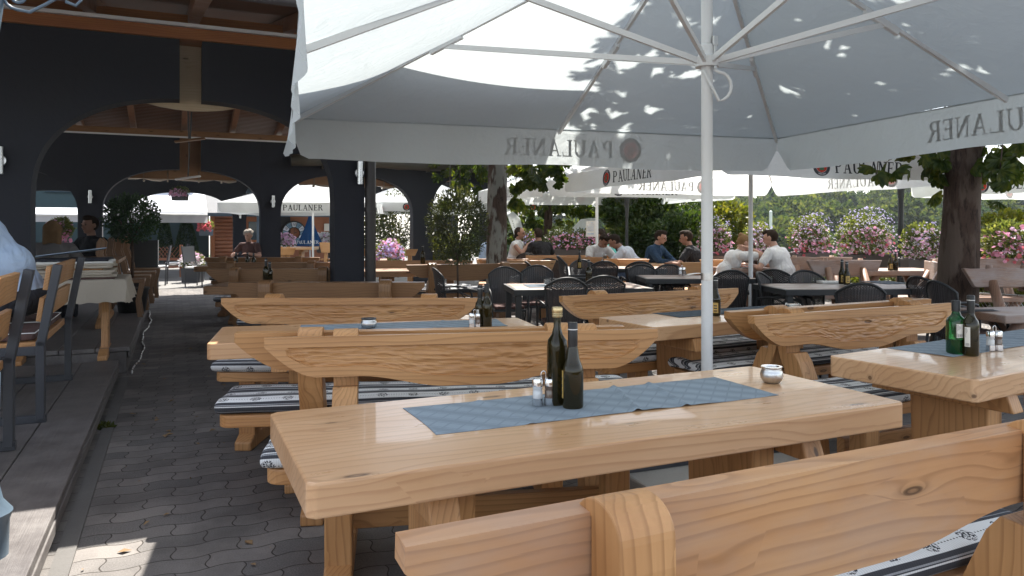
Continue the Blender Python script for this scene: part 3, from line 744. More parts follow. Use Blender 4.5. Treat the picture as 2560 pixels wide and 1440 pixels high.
# ================================================================== parasols
def parasol(name, label, c, hx, hy, rz, ze, zt, zhub, val=.27, pole_r=.03, canvas='canvas', frames=True, text=(0,1,2,3), seed=0, base=True, group='white parasols over the tables', rad=None):
    t = thing(name, label, 'parasol', (c[0], c[1], 0), rz, group)
    rr = random.Random(seed)
    MB().tube([(0,0,.02), (0,0,zt-.02)], pole_r, 20).build('pole', M['alu'], t, auto=40)
    top = Vector((0,0,zt))
    C4 = [Vector((-hx,-hy,ze)), Vector((hx,-hy,ze)), Vector((hx,hy,ze)), Vector((-hx,hy,ze))]
    ends = []
    for i in range(4):
        ends += [C4[i], (C4[i]+C4[(i+1) % 4])/2]
    # canopy: 8 panels, slightly sagging between the ribs
    cv = MB(); n = 14
    for k in range(8):
        a, b = ends[k], ends[(k+1) % 8]
        def fn(u, v, a=a, b=b):
            e = a.lerp(b, u); s = (1-v)
            p = top.lerp(e, v)
            p.z -= .085*(4*u*(1-u))*sin(pi*min(1, v*1.0))*.9 + .05*sin(pi*v)*1.0
            p.z += .006*noise.noise(Vector((p.x*2.2, p.y*2.2, seed)))
            return p
        cv.grid(fn, n, n)
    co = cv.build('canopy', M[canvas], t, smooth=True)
    # vent cap
    vc = MB()
    for k in range(4):
        a, b = C4[k]*.18, C4[(k+1) % 4]*.18; a.z = b.z = zt-.02-.18*(zt-ze)+.09
        tp = Vector((0,0,zt+.12)); vc.grid(lambda u, v: tp.lerp(a.lerp(b, u), v), 4, 3)
    vc.build('vent_cap', M[canvas], t, smooth=True)
    # valance, one per side, scalloped corners
    for k in range(4):
        a, b = C4[k], C4[(k+1) % 4]; L = (b-a).length; dirv = (b-a)/L; nrm = Vector((dirv.y, -dirv.x, 0))
        sd = seed*3+k
        def vf(u, v, a=a, b=b, L=L, nrm=nrm, sd=sd, off=0.0):
            # u in metres from centre, v metres down
            s = (u+L/2)/L
            p = a.lerp(b, s)
            edge = min(s, 1-s)*L
            w = .018*sin(u*5.1+sd)+.012*sin(u*11.3+sd*2.1)
            w += .05*math.exp(-edge*5)*sin(edge*22)
            f = v/val
            p = p + nrm*(w*f**1.2 + .012*f + off)
            p.z -= v*(1) + .012*math.exp(-edge*3)*0
            return p
        vm = MB(); nu, nv = 70, 8
        def gf(u, v, L=L):
            s = u*L-L/2; edge = min(u, 1-u)*L
            r = .13; cut = 1.0
            if edge < r: cut = 1-.62*(1-sqrt(max(0, 1-((r-edge)/r)**2)))
            mid = abs(s)
            return vf(s, v*val*cut*(1+.03*sin(s*3+sd)), off=0)
        vm.grid(gf, nu, nv)
        vo = vm.build('valance', M['valance' if canvas == 'canvas' else canvas], t, smooth=True, fix=False)
        if k in text:
            h = val*(.46 if val > .26 else .56); q, wd = word('PAULANER', h, 0, -val*.5-h*.5, 0, 1.05, .06)
            er = h*.74; tot = wd+er*2+.06
            mk, mr, mg, mq = MB(), MB(), MB(), MB()
            shx = -.14 if (name == 'parasol' and val > .26 and k == 2) else 0
            x0 = -tot/2+er*2+.06+shx
            F = lambda o: (lambda x, y, o=o: vf(x, -y, off=o))
            put(mk, [[(x+x0, y) for x, y in s] for s in q], F(.002))
            cx, cy = -tot/2+er+shx, -val*.5
            emblem(mq, mr, mg, cx, cy, er, F(.002), F(.0025), F(.0035))
            mw = MB(); put(mw, ringword('PAULANER', cx, cy, er*.755, er*.13, pi/2, True)+ringword('MÜNCHEN', cx, cy, er*.755, er*.13, -pi/2, False), F(.0035))
            mk.build('lettering', M['ink'], vo, fix=False); mq.build('emblem_ring', M['ink'], vo, fix=False); mr.build('emblem_field', M['inkred'], vo, fix=False)
            mg.build('emblem_figure', M['inkgreen'], vo, fix=False); mw.build('emblem_lettering', M['inkwhite'], vo, fix=False)
    if frames:
        for k, e in enumerate(ends):
            p0 = Vector((0,0,zt-.06)).lerp(e, .03)
            MB().bar(p0-Vector((0,0,.03)), e-Vector((0,0,.028)), .022, .034).build('rib', M['alu'], t)
            q = top.lerp(e, .56)-Vector((0,0,.075))
            hub = Vector((0,0,zhub)) + Vector((e.x, e.y, 0)).normalized()*.05
            MB().bar(hub, q, .018, .030).build('strut', M['alu'], t)
            jn = MB(); jn.bar(q-(e-top).normalized()*.16, q+(e-top).normalized()*.10+Vector((0,0,.004)), .03, .045); jn.build('rib_bracket', M['alu'], t, bevel=.006)
    if val > .26:
        for k in range(4):
            a, b = C4[k], C4[(k+1) % 4]; MB().tube([a.lerp(b, i/24)+Vector((0,0,-.004)) for i in range(25)], .005, 5).build('edge_seam', M['canvas'], t, smooth=True)
    hb_ = MB(); hb_.lathe([(.05,-.03), (.062,-.03), (.062,.02), (.045,.03), (.045,.08), (pole_r+.004,.09)], (0,0,zhub), 20)
    hb_.build('hub', M['alu'], t, auto=35)
    return t
# main parasol: crank loop and latch
U1c = (1.03, 3.93)
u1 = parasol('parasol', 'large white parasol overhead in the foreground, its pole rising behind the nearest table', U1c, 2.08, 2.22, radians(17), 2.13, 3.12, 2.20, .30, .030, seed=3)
cr = MB(); ang = [(-.5+i/10*1.0)*pi for i in range(11)]
cr.tube([(.03+.0, -.035, -.03)]+[(.05+.065*cos(a)*1.0, -.045, -.12+.075*sin(-a)) for a in [-pi/2+i*pi/8 for i in range(9)]]+[(-.03,-.04,-.03)], .0085, 8)
c_ = cr.build('crank_loop', M['alu'], u1, smooth=True); c_.location = (0, 0, 2.18); c_.rotation_euler = (0,0,-radians(17))
lt = MB(); lt.box((.02,-.045,.03), (.018,.014,.16)).box((.02,-.045,.10), (.028,.02,.05)); lo_ = lt.build('latch', M['steel'], u1, bevel=.003); lo_.location = (0,0,2.2)
ms_ = MB(); ms_.tube([(0,0,1.045), (0,0,1.083)], .0312, 20); ms_.build('metal_band', M['steel'], u1, auto=40)
ub = thing('aggregate_slab_stand', 'square aggregate slab stand holding the foreground parasol pole', 'slab stand', (U1c[0], U1c[1], 0), radians(22))
for sx in (-1, 1):
    for sy in (-1, 1):
        MB().box((sx*.26, sy*.26, .045), (.5, .5, .09)).build('slab', M['ballast'], ub, bevel=.012)
MB().bar((-.5,0,.115), (.5,0,.115), .05, .045).build('cross_arm', M['steel_dark'], ub); MB().bar((0,-.5,.12), (0,.5,.12), .05, .045).build('cross_arm', M['steel_dark'], ub)
MB().tube([(0,0,.09), (0,0,.42)], .042, 16).build('socket', M['steel'], ub, auto=40)

def simple_parasol(label, c, rz=20, hx=1.8, ze=2.10, zt=2.95, text=(0,1,2,3), seed=1):
    return parasol('parasol', label, c, hx, hx, radians(rz), ze, zt, ze+.1, .25, .028, seed=seed, text=text, canvas='canvas_lit')
def sqc(near_left, rz=20, h=1.8):
    a = radians(rz); return near_left
simple_parasol('white parasol just behind the foreground one, shading the rattan chairs, lettered sides', (3.08, 9.6), 20, 1.8, seed=5)
simple_parasol('greenish white parasol partly hidden by the chestnut trunk, left of the middle', (1.62, 14.2), 20, 1.8, seed=8)
simple_parasol('pale parasol at the terrace end, lowest valance right of the patchy trunk', (.35, 20.2), 20, 1.9, 2.0, 2.9, seed=9)
simple_parasol('white parasol at right behind the double lantern post', (9.0, 11.4), 20, 1.8, 2.1, seed=12)
simple_parasol('white parasol seen through the second arch before the cabin with the clock', (-5.35, 20.0), 4, 1.9, 1.98, 2.8, seed=14)
simple_parasol('white parasol glimpsed right of the drainpipe beyond the arches', (-2.7, 21.8), 12, 1.9, 2.05, 2.9, seed=15)
# ---- closed blue parasol
t = thing('folded_parasol', 'folded dark blue parasol standing in front of the cabin clock', 'parasol', R(775, 24, 0), .4)
MB().tube([(0,0,0), (0,0,2.0)], .022, 10).build('pole', M['alu'], t)
fb = MB()
def fp(u, v):
    a = 2*pi*u; z = .52+1.42*(1-v) if True else 0
    r = (.05+.40*v**1.1)*(1+.22*abs(sin(a*4))*v)*.95
    return (r*cos(a)*.85, r*sin(a)*.85, .80+.98*(1-v))
fb.grid(fp, 48, 12); cvb = fb.build('cloth', M['bluecanvas'], t, smooth=True)
mk = MB(); q, wd = word('PAULANER', .13, 0, 0); 
put(mk, [[(x, y) for x, y in s] for s in q], lambda x, y: ((.425)*sin(-1.3+x*2.2), -.425*cos(-1.3+x*2.2), .87+y*.8))
mk.build('lettering', M['inkwhite'], t, fix=False)

# ================================================================== pine furniture
def back_profile(t):       # depth of the board at |t| = 0..1
    if t < .75: return .222-.052*smooth01(.12, .55, t)
    s = (t-.75)/.25; return .04+.13*max(0, 1-s**1.7)
def bench(label, c, rz, L=1.75, ztop=.86, kind='pine', carved=True, cushion=True, group='pine benches with boat-shaped backrests', posts=.33, ext=-.03, wmat=None):
    """origin on the floor under the backrest; sitter's side is local -y"""
    W = M[kind+'_x'] if kind+'_x' in M else M['inwood']; Wz = M['pine_z'] if kind == 'pine' else M['inwood_z']
    if kind == 'in': W = M['inwood']
    if wmat: W = M[wmat]
    t = thing('bench', label, 'bench', (c[0], c[1], 0), rz, group)
    TH = .05; nx = 190 if carved else 60
    mb = MB(); nr = 15
    def inner(tt):
        d = back_profile(tt); a = .044; b = d-.042
        if tt > .90 or b-a < .004: return None
        return a, b
    rows = nr+5
    for side in (0, 1):
        base = len(mb.v)
        for i in range(nx+1):
            tt = -1+2*i/nx; x = tt*L/2; d = back_profile(abs(tt)); io = inner(abs(tt)) if (carved and side == 0) else None
            if side == 0:
                if io: a, b = io; dep = min(.012, .012*(.90-abs(tt))/.02)
                else: a = b = min(.044, d*.6); dep = 0
                zs = [(0, 0), (a, 0), (a+.0015, dep)]
                for j in range(1, nr):
                    z = a+(b-a)*j/nr
                    nzv = noise.noise(Vector((x*12+L*7, z*95, 3.3+rz)))+.45*noise.noise(Vector((x*26, z*150, 8.1+rz)))
                    zs.append((z, dep*(1+.5*nzv) if io else 0))
                zs += [(b-.0015 if io else b, dep), (b, 0), (d, 0)]
                for z, y in zs: mb.v.append((x, y, -z))
            else:
                mb.v += [(x, TH, 0), (x, TH, -d)]
        R_ = nr+5 if side == 0 else 2
        for i in range(nx):
            for j in range(R_-1):
                a = base+i*R_+j; b = a+R_
                mb.f.append((a, b, b+1, a+1) if side == 0 else (a, a+1, b+1, b))
        if side == 0: F0, RF = base, R_
        else: F1 = base
    for i in range(nx):
        a, b = F0+i*RF, F0+(i+1)*RF; c_, d_ = F1+2*i, F1+2*i+2
        mb.f += [(a, c_, d_, b), (a+RF-1, b+RF-1, d_+1, c_+1)]
    mb.f += [tuple([F0+j for j in range(RF)]+[F1+1, F1])]
    e = F0+nx*RF; f = F1+2*nx; mb.f += [tuple([e+j for j in reversed(range(RF))]+[f, f+1])]
    bo = mb.build('backrest', W, t, bevel=.004 if not carved else 0)
    bo.location = (0, 0, ztop); bo.rotation_euler = (radians(-4), 0, 0)
    for s in (-1, 1):
        x = s*(L/2-posts)
        P = [(.045, .66), (.052, ztop-.10), (.05, ztop+.012), (.075, ztop+.018), (.115, ztop-.008), (.135, ztop-.05), (.13, ztop-.14), (.09, ztop-.27), (.02, .40), (-.01, .07), (-.12, .07), (-.085, .40), (-.03, ztop-.22)]
        if carved or True:
            P = [(-.004, ztop-.25), (.046, ztop-.05), (.0, ztop-.02), (.0, ztop+.014), (.04, ztop+.024), (.09, ztop+.012), (.125, ztop-.02), (.14, ztop-.07), (.13, ztop-.15), (.085, ztop-.28), (.0, .40), (-.04, .06), (-.16, .06), (-.12, .40), (-.05, ztop-.28)]
            P = [(.051, ztop-.22), (.051, ztop-.012), (.004, ztop-.004), (.008, ztop+.012), (.04, ztop+.022), (.09, ztop+.010), (.122, ztop-.02), (.135, ztop-.07), (.125, ztop-.15), (.08, ztop-.28), (-.0, .40), (-.04, .06), (-.16, .06), (-.12, .40), (-.035, ztop-.26), (.0, ztop-.215)]
            P = [(.051, ztop-.22), (.051, ztop-.012), (.003, ztop-.004)]+[(.070-.067*cos(q*pi/15), ztop-.03+.053*sin(q*pi/15)) for q in range(3, 16)]+[(.1385, ztop-.075), (.134, ztop-.12), (.120, ztop-.18), (.10, ztop-.24), (.06, ztop-.33), (-.0, .40), (-.04, .06), (-.16, .06), (-.12, .40), (-.035, ztop-.26), (.0, ztop-.215)]
        MB().prism(P, x-.052, x+.052, 'yz').build('post', Wz, t, bevel=.005)
        MB().box((x, -.40, .24), (.10, .10, .34)).build('leg', Wz, t, bevel=.008)
        fo = MB(); fo.prism([(.06,0), (.06,.05), (-.02,.085), (-.45,.085), (-.52,.05), (-.52,0)], x-.05, x+.05, 'yz'); fo.build('foot', Wz, t, bevel=.008)
    MB().bar((-L/2+posts, -.26, .2), (L/2-posts, -.26, .2), .05, .1).build('stretcher', W, t, bevel=.005)
    sm = MB(); hl = L/2+ext; y0, y1, rr = -.50, -.10, .06
    pl = []
    for cx, cy, a0 in ((hl-rr, y1-rr, 0), (-hl+rr, y1-rr, pi/2), (-hl+rr, y0+rr, pi), (hl-rr, y0+rr, 3*pi/2)):
        for i in range(5): a = a0+i*pi/8; pl.append((cx+rr*cos(a), cy+rr*sin(a)))
    sm.prism(pl, .405, .462, 'xy'); sm.build('seat', W, t, bevel=.007)
    if cushion: make_cushion(t, L, ext)
    return t
def make_cushion(t, L, ext):
    # rounded roll-edged cushion with uv in metres
    y0, y1, zb, h = -.515, -.105, .464, .062
    prof = []
    for i in range(9): a = -pi/2-i*pi/8; prof.append((y0+h/2+h/2*cos(a), zb+h/2+h/2*sin(a)))
    for i in range(1, 12): prof.append((y0+h/2+(y1-y0-h)*i/12, zb+h+.004*sin(pi*i/12*3)))
    for i in range(9): a = pi/2-i*pi/8; prof.append((y1-h/2+h/2*cos(a), zb+h/2+h/2*sin(a)))
    arcs = [0]
    for i in range(1, len(prof)): arcs.append(arcs[-1]+math.hypot(prof[i][0]-prof[i-1][0], prof[i][1]-prof[i-1][1]))
    hl = L/2+ext+.015; nx = 46; mb = MB(); uv = []
    yc, zc = (y0+y1)/2, zb+h/2
    xs = [-hl+.0]+[-hl+.006, -hl+.02, -hl+.045]+[-hl+.045+(2*hl-.09)*i/nx for i in range(1, nx)]+[hl-.045, hl-.02, hl-.006, hl]
    sc = [.55, .82, .95, 1]+[1]*(nx-1)+[1, .95, .82, .55]
    m = len(prof)
    for x, s in zip(xs, sc):
        for (y, z), a in zip(prof, arcs):
            k = 1 if 0 < 1 else 0
            mb.v.append((x, yc+(y-yc)*(1-(1-s)*.10), zc+(z-zc)*s*(1+.05*sin(x*14+y*9)))); uv.append((x+2, a))
    n = len(xs)
    for i in range(n-1):
        for j in range(m-1):
            a = i*m+j; mb.f.append((a, a+m, a+m+1, a+1))
    mb.f.append(tuple(reversed(range(m)))); mb.f.append(tuple((n-1)*m+j for j in range(m)))
    o = mb.build('cushion', M['cushion'], t, smooth=True)
    ul = o.data.uv_layers.new(name='UVMap')
    for lp in o.data.loops: ul.data[lp.index].uv = uv[lp.vertex_index]
    return o
def table(label, c, rz, L=1.86, Wd=.70, zt=.76, th=.08, kind='pine', legs=.5, group='thick pine tables'):
    t = thing('table', label, 'table', (c[0], c[1], 0), rz, group)
    top = M['pine_top'] if kind == 'pine' else (M['inwood'] if kind == 'in' else M['logwood'])
    Wz = M['pine_z'] if kind == 'pine' else M['inwood_z']
    hl, hw = L/2, Wd/2; k = .018
    tm = MB(); P = [(-hl+k, -hw), (hl-k, -hw), (hl, -hw+k), (hl, hw-k), (hl-k, hw), (-hl+k, hw), (-hl, hw-k), (-hl, -hw+k)]
    tm.prism(P, zt-th, zt, 'xy'); tm.build('tabletop', top, t, bevel=.006, bseg=3)
    for s in (-1, 1):
        x = s*(hl-.42)
        lp = MB(); lp.prism([(-.15, .07), (.15, .07), (.17, zt-th), (-.17, zt-th)], x-.045, x+.045, 'yz'); lp.build('leg', Wz, t, bevel=.008)
        ft = MB(); ft.prism([(-.33,0), (.33,0), (.33,.045), (.22,.085), (-.22,.085), (-.33,.045)], x-.06, x+.06, 'yz'); ft.build('foot', Wz, t, bevel=.008)
        MB().prism([(-.30, zt-th-.08), (-.27, zt-th-.004), (.27, zt-th-.004), (.30, zt-th-.08)], x-.04+s*.0855, x+.04+s*.0855, 'yz').build('cross_bearer', Wz, t, bevel=.006)
    MB().bar((-hl+.47, 0, .24), (hl-.47, 0, .24), .06, .13).build('stretcher', M['pine_x'] if kind == 'pine' else M['inwood'], t, bevel=.006)
    return t
def between(p, q): return (p+q)/2, atan2(q.y-p.y, q.x-p.x), (q-p).length
def bench_px(label, x0, y0, x1, y1, z=.86, away=False, L=None, **kw):
    p, q = G(x0, y0, z), G(x1, y1, z); c, a, l = between(p, q)
    if L and L < 0: # anchored on the left end
        c = p+(q-p).normalized()*(-L/2); l = -L
    elif L: l = L
    c = Vector((c.x, c.y, 0))
    return bench(label, c, a+(pi if away else 0), l, z, **kw)

W_ = radians(24.6)
# nearest bench, seen from behind
B0 = bench_px('nearest pine bench seen from behind, filling the lower right corner', 988, 1330, 2560, 1048, away=True, L=-1.86, carved=False, posts=.36, wmat='pine_worn')
BA = bench_px('carved pine bench facing the camera just behind the nearest table', 648, 845, 1655, 822, L=1.72, ext=-.08)
BB = bench_px('pine bench back to back with the carved bench behind the nearest table, facing away', 572, 829, 1572, 811, away=True, L=1.76, carved=False, ext=.11)
BC = bench_px('carved pine bench facing the camera in front of the dark arcade pier', 553, 745, 1195, 745, L=1.70, ext=-.15)
BF = bench_px('carved pine bench facing the camera beyond the right-hand table, below the big trunk', 1890, 790, 2385, 757, L=1.64)
BG = bench_px('pine bench facing away, back to back with the carved bench below the big trunk', 1800, 778, 2318, 744, away=True, L=1.75, carved=False)
BE = bench_px('carved pine bench in the middle beyond the parasol pole', 1410, 740, 1843, 720, L=1.58)
def rectc(fl, nl, nr): pass
T1 = table('nearest pine table with blue runner, two oil bottles and steel ashtray', (.265, 2.31), radians(24.4), 1.87, .70)
p = G(2441, 950, .76); a = radians(31); u = Vector((cos(a), sin(a))); v = Vector((-sin(a), cos(a)))
c3 = Vector((p.x, p.y))+u*.92+v*.31; T3 = table('pine table at right edge with green bottle on a blue runner', c3, a, 1.84, .62, th=.088)
p = G(556, 817, .76); a = radians(15); u = Vector((cos(a), sin(a))); v = Vector((-sin(a), cos(a)))
c2 = Vector((p.x, p.y))+u*.87-v*.33; T2 = table('second pine table at left between two benches, dark-topped steel ashtray on it', c2, a, 1.74, .66)
p = G(1493, 793, .76); a = radians(28); u = Vector((cos(a), sin(a))); v = Vector((-sin(a), cos(a)))
c4 = Vector((p.x, p.y))+u*.86-v*.28; T4 = table('pine table right of the middle behind the parasol pole, glass ashtray on it', c4, a, 1.72, .56)
# knots of the nearest bench / benches inside the pavilion
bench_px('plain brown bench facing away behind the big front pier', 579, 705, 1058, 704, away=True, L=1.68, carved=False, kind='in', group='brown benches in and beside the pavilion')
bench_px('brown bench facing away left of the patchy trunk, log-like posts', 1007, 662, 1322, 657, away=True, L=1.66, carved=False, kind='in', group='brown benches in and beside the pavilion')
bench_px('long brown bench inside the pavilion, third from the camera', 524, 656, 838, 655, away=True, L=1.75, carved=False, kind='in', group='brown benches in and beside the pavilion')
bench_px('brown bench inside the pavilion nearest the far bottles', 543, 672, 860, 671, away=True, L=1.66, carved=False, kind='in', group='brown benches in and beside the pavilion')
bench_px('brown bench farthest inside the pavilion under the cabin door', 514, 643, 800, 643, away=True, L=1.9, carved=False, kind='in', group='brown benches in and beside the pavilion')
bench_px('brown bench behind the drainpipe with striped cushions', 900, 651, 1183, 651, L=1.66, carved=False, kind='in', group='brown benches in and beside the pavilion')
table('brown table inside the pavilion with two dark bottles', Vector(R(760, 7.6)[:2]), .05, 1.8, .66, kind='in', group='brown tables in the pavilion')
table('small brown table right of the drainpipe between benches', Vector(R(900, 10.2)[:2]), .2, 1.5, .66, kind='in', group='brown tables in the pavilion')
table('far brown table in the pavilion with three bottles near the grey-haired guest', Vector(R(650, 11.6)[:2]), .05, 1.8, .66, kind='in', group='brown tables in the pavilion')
# ================================================================== tableware
def lathe_obj(name, prof, mat, parent, n=24, smooth=True, **k):
    return MB().lathe(prof, (0,0,0), n, **k).build(name, mat, parent, auto=50)
def bottle(label, p, h=.27, r=.032, kind='round', glassm='bottle', cap='black', lab=None, liquid=True, fill=.6, rz=0, neck=.0125, text=True):
    t = thing('bottle', label, 'bottle', p, rz, 'oil and vinegar bottles')
    if kind == 'square':
        pr = [(r*.9,0), (r,.006), (r,h*.60), (r*.93,h*.66), (r*.6,h*.72), (neck+.003,h*.76), (neck,h*.80), (neck,h*.93)]
    elif kind == 'bell':
        pr = [(r*.92,0), (r,.006), (r,h*.40), (r*1.02,h*.44), (r*.86,h*.50), (r*.62,h*.58), (neck+.004,h*.68), (neck,h*.74), (neck,h*.93)]
    else:
        pr = [(r*.92,0), (r,.006), (r,h*.50), (r*.9,h*.57), (r*.6,h*.63), (neck+.001,h*.68), (neck,h*.72), (neck,h*.93)]
    g = MB(); n = 24
    if kind == 'square':
        base = 0
        for rr, z in pr:
            f = min(1, max(0, (rr-neck)/(r-neck)))
            for k in range(n):
                a = 2*pi*k/n+pi/4*0; c, s = cos(a), sin(a)
                q = (abs(c)**6+abs(s)**6)**(-1/6); m = 1+(q-1)*f*.8
                g.v.append((rr*c*m*.92, rr*s*m*.92, z))
        for i in range(len(pr)-1):
            for k in range(n):
                a = i*n+k; b = i*n+(k+1) % n; g.f.append((a, b, b+n, a+n))
        g.f.append(tuple(reversed(range(n)))); g.f.append(tuple((len(pr)-1)*n+k for k in range(n)))
    else: g.lathe(pr, (0,0,0), n)
    g.build('glass', M[glassm], t, auto=55)
    if liquid:
        MB().lathe([(r*.84, .006), (r*.88, .012), (r*.88, h*fill*.62), (r*.87, h*fill*.63)], (0,0,0), 20).build('liquid', M['oil'], t, auto=50)
    cz0, cz1 = h*.91, h
    if cap == 'gold':
        MB().lathe([(neck+.003, cz0-.004), (neck+.0045, cz0), (neck+.003, cz0+.003), (neck+.0045, cz0+.006), (neck+.003, cz0+.009), (neck+.0045, cz0+.013), (neck+.0045, cz1-.002), (neck+.003, cz1)], (0,0,0), 20).build('cap', M['gold'], t, auto=40)
    else:
        co = MB().lathe([(neck+.0015, h*.70 if cap == 'sleeve' else cz0-.01), (neck+.002, h*.80), (neck+.0022, cz1-.002), (neck+.001, cz1)], (0,0,0), 20).build('cap', M['black'], t, auto=40)
        if cap == 'sleeve':
            MB().lathe([(neck+.0026, h*.915), (neck+.0026, h*.925)], (0,0,0), 20).build('cap_band', M['inkwhite'], co)
            q, wd = word('PECNAU', .008, 0, 0) if False else ([], 0)
    if lab:
        lm, z0, z1, a0, a1 = lab
        l = MB().grid(lambda u, v: ((r+.0006)*cos(a0+(a1-a0)*u), (r+.0006)*sin(a0+(a1-a0)*u), z0+(z1-z0)*v), 12, 1).build('label', M[lm], t, fix=False)
        mk = MB(); rr2 = r+.0012
        if lm == 'paper':
            for i in range(9): mk.grid(lambda u, v, i=i: (rr2*cos(a0+(a1-a0)*(.08+.5*u*(.7+.3*sin(i*7)))), rr2*sin(a0+(a1-a0)*(.08+.5*u*(.7+.3*sin(i*7)))), z1-.006-.0045*i-.0012*v), 6, 1)
            for i in range(22):
                if i % 5 == 3: continue
                mk.grid(lambda u, v, i=i: (rr2*cos(a0+(a1-a0)*(.2+.03*i+.012*u)), rr2*sin(a0+(a1-a0)*(.2+.03*i+.012*u)), z0+.004+.012*v), 1, 1)
        else:
            for i in range(3): mk.grid(lambda u, v, i=i: (rr2*cos(a0+(a1-a0)*(.2+.6*u)), rr2*sin(a0+(a1-a0)*(.2+.6*u)), z0+(z1-z0)*(.15+.25*i+.1*v)), 6, 1)
        mk.build('print', M['ink'], l, fix=False)
    return t
def ashtray(label, p, r=.042, lid=False):
    t = thing('ashtray', label, 'ashtray', p, 0, 'steel ashtrays')
    pr = [(r*.55,0), (r*.7,.003), (r*.95,.018), (r,.030), (r*.93,.042), (r*.82,.050), (r*.86,.054)]
    MB().lathe(pr, (0,0,0), 32).build('bowl', M['steel'], t, smooth=True)
    o = MB(); o.lathe([(r*.86,.053), (r*.92,.056), (r*.90,.060), (r*.66,.060), (r*.60,.052)], (0,0,0), 32); o.build('rim', M['black'] if lid else M['chrome'], t, auto=60)
    MB().lathe([(r*.2,.040), (r*.55,.050), (r*.58,.056), (r*.5,.057)], (0,0,0), 20).build('inner_cone', M['black'] if lid else M['chrome'], t, smooth=True)
    return t
def cruet(label, p, rz=0, s=1.0):
    t = thing('cruet_stand', label, 'cruet set', p, rz, 'salt and pepper stands')
    for sx, mm, nm in ((-1, 'salt', 'salt_shaker'), (1, 'pepper', 'pepper_shaker')):
        x = sx*.019
        sh = MB().lathe([(.0145,.004), (.0155,.008), (.0155,.045), (.0135,.049), (.0155,.053), (.0155,.062)], (x,0,0), 18).build(nm, M[mm], t, auto=60)
        MB().lathe([(.0165,.061), (.0168,.078), (.0150,.083), (.006,.085)], (x,0,0), 18).build('shaker_cap', M['chrome'], sh, auto=40)
        MB().lathe([(.0175,.0), (.0178,.004), (.0178,.024), (.0165,.024), (.0165,.005)], (x,0,0), 18).build('holder', M['chrome'], t, auto=40)
    pts = [(0,.0,.01), (0,0,.075)]
    h = MB(); h.tube([(-.006,0,.01), (-.007,0,.085)]+[(-.008*cos(a), 0, .095+.012*sin(a)) for a in [i*pi/8 for i in range(9)]]+[(.007,0,.085), (.006,0,.01)], .0018, 6)
    h.build('handle', M['chrome'], t, smooth=True); t.scale = (s, s, s)
    return t
def runner(label, c, rz, L, W, z=.7635, mat='runner', folds=(), name='table_runner', seed=0):
    def fn(u, v):
        x = (u-.5)*L; y = (v-.5)*W
        z_ = .0006+.0045*max(0, noise.noise(Vector((x*4, y*5, seed))))
        for fx, sl, hh in folds:
            d = x-fx-sl*y
            z_ += hh*math.exp(-(d/.012)**2)
            z_ += hh*.6*math.exp(-((d-.06)/.05)**2)*max(0, -y/W+.3)
        edge = min(v, 1-v)
        y += .003*sin(x*9+seed)
        x += .004*sin(y*12+seed)
        return (x, y, z_)
    o = MB().grid(fn, 150, 40).build(name, M[mat], None, smooth=True, solid=.0012)
    o.location = (c[0], c[1], z); o.rotation_euler = (0,0,rz); return o
# ---- nearest table
pa, pb = G(995, 1012, .762), G(1975, 993, .762)
q1, q2, q3, q4 = G(995, 1010, .76), G(1093, 1091, .76), G(1975, 993, .76), G(1790, 948, .76)
ctr = (q1+q2+q3+q4)/4
ro = runner('', (ctr.x, ctr.y), radians(23.6), 1.19, .325, .761, 'runner', [(-.33, -.1, .003), (.10, .35, .009), (.26, .25, .007)], seed=2)
tag(ro, 'blue-grey lattice-woven runner laid along the nearest table', 'table runner')
bottle('tall bottle with gold screw cap standing behind the black-sleeved one, nearest table', G(1393, 1010, .763), .305, .030, 'square', 'bottle', 'gold', None, fill=.9, rz=.5, neck=.0125)
b2 = bottle('bell-shaped bottle with black neck sleeve at front of the nearest table', G(1432, 1018, .763), .262, .033, 'bell', 'bottle', 'sleeve', ('labelgold', .03, .115, radians(150), radians(205)), fill=.75, neck=.013)
cruet('salt and pepper stand left of the two bottles on the nearest table', G(1359, 1013, .763), radians(8), 1.0)
ashtray('bare steel ashtray at the right end of the nearest table', G(1929, 957, .760), .0405)
# ---- right table
q = G(2265, 880, .76); a31 = radians(31)
o = runner('', (q.x+.78*cos(a31)-(-sin(a31))*-.0+.02, q.y+.78*sin(a31)-.155*cos(a31)*1+.10), a31, 1.5, .30, .761, 'runner', [(-.3, .2, .003), (.1, -.2, .004)], seed=4)
tag(o, 'blue-grey runner on the table at the right edge', 'table runner')
bottle('green glass bottle with white barcode label at right edge', G(2390, 884, .763), .235, .037, 'square', 'bottle_green', 'none', ('paper', .075, .135, radians(225), radians(300)), fill=.45, rz=0, neck=.016)
bottle('dark slim bottle right beside the green glass one at right edge', G(2427, 888, .763), .262, .0325, 'round', 'bottle', 'sleeve', ('paper', .04, .125, radians(195), radians(235)), fill=.7, neck=.0135)
cruet('salt and pepper stand on the table at right edge', G(2486, 876, .763), radians(10), 1.05)
# ---- second table, left
q = G(1010, 815, .76)
o = runner('', (q.x, q.y+.0), radians(15), 1.15, .32, .761, 'runner', [(-.2, .3, .004), (.2, .3, .004)], seed=6); tag(o, 'blue-grey runner on the second table at left', 'table runner')
ashtray('steel ashtray with black top on the second table at left', G(922, 822, .760), .046, True)
bottle('dark bottle nearest the black chairs on the second table at left', G(1217, 818, .763), .245, .030, 'round', 'bottle', 'none', None)
bottle('dark bottle with thin white label behind the cruet on the second table', G(1200, 817, .763), .235, .028, 'round', 'bottle', 'sleeve', ('paper', .02, .1, radians(230), radians(260)))
cruet('salt and pepper stand on the second table at left', G(1187, 819, .763), .2, .95)
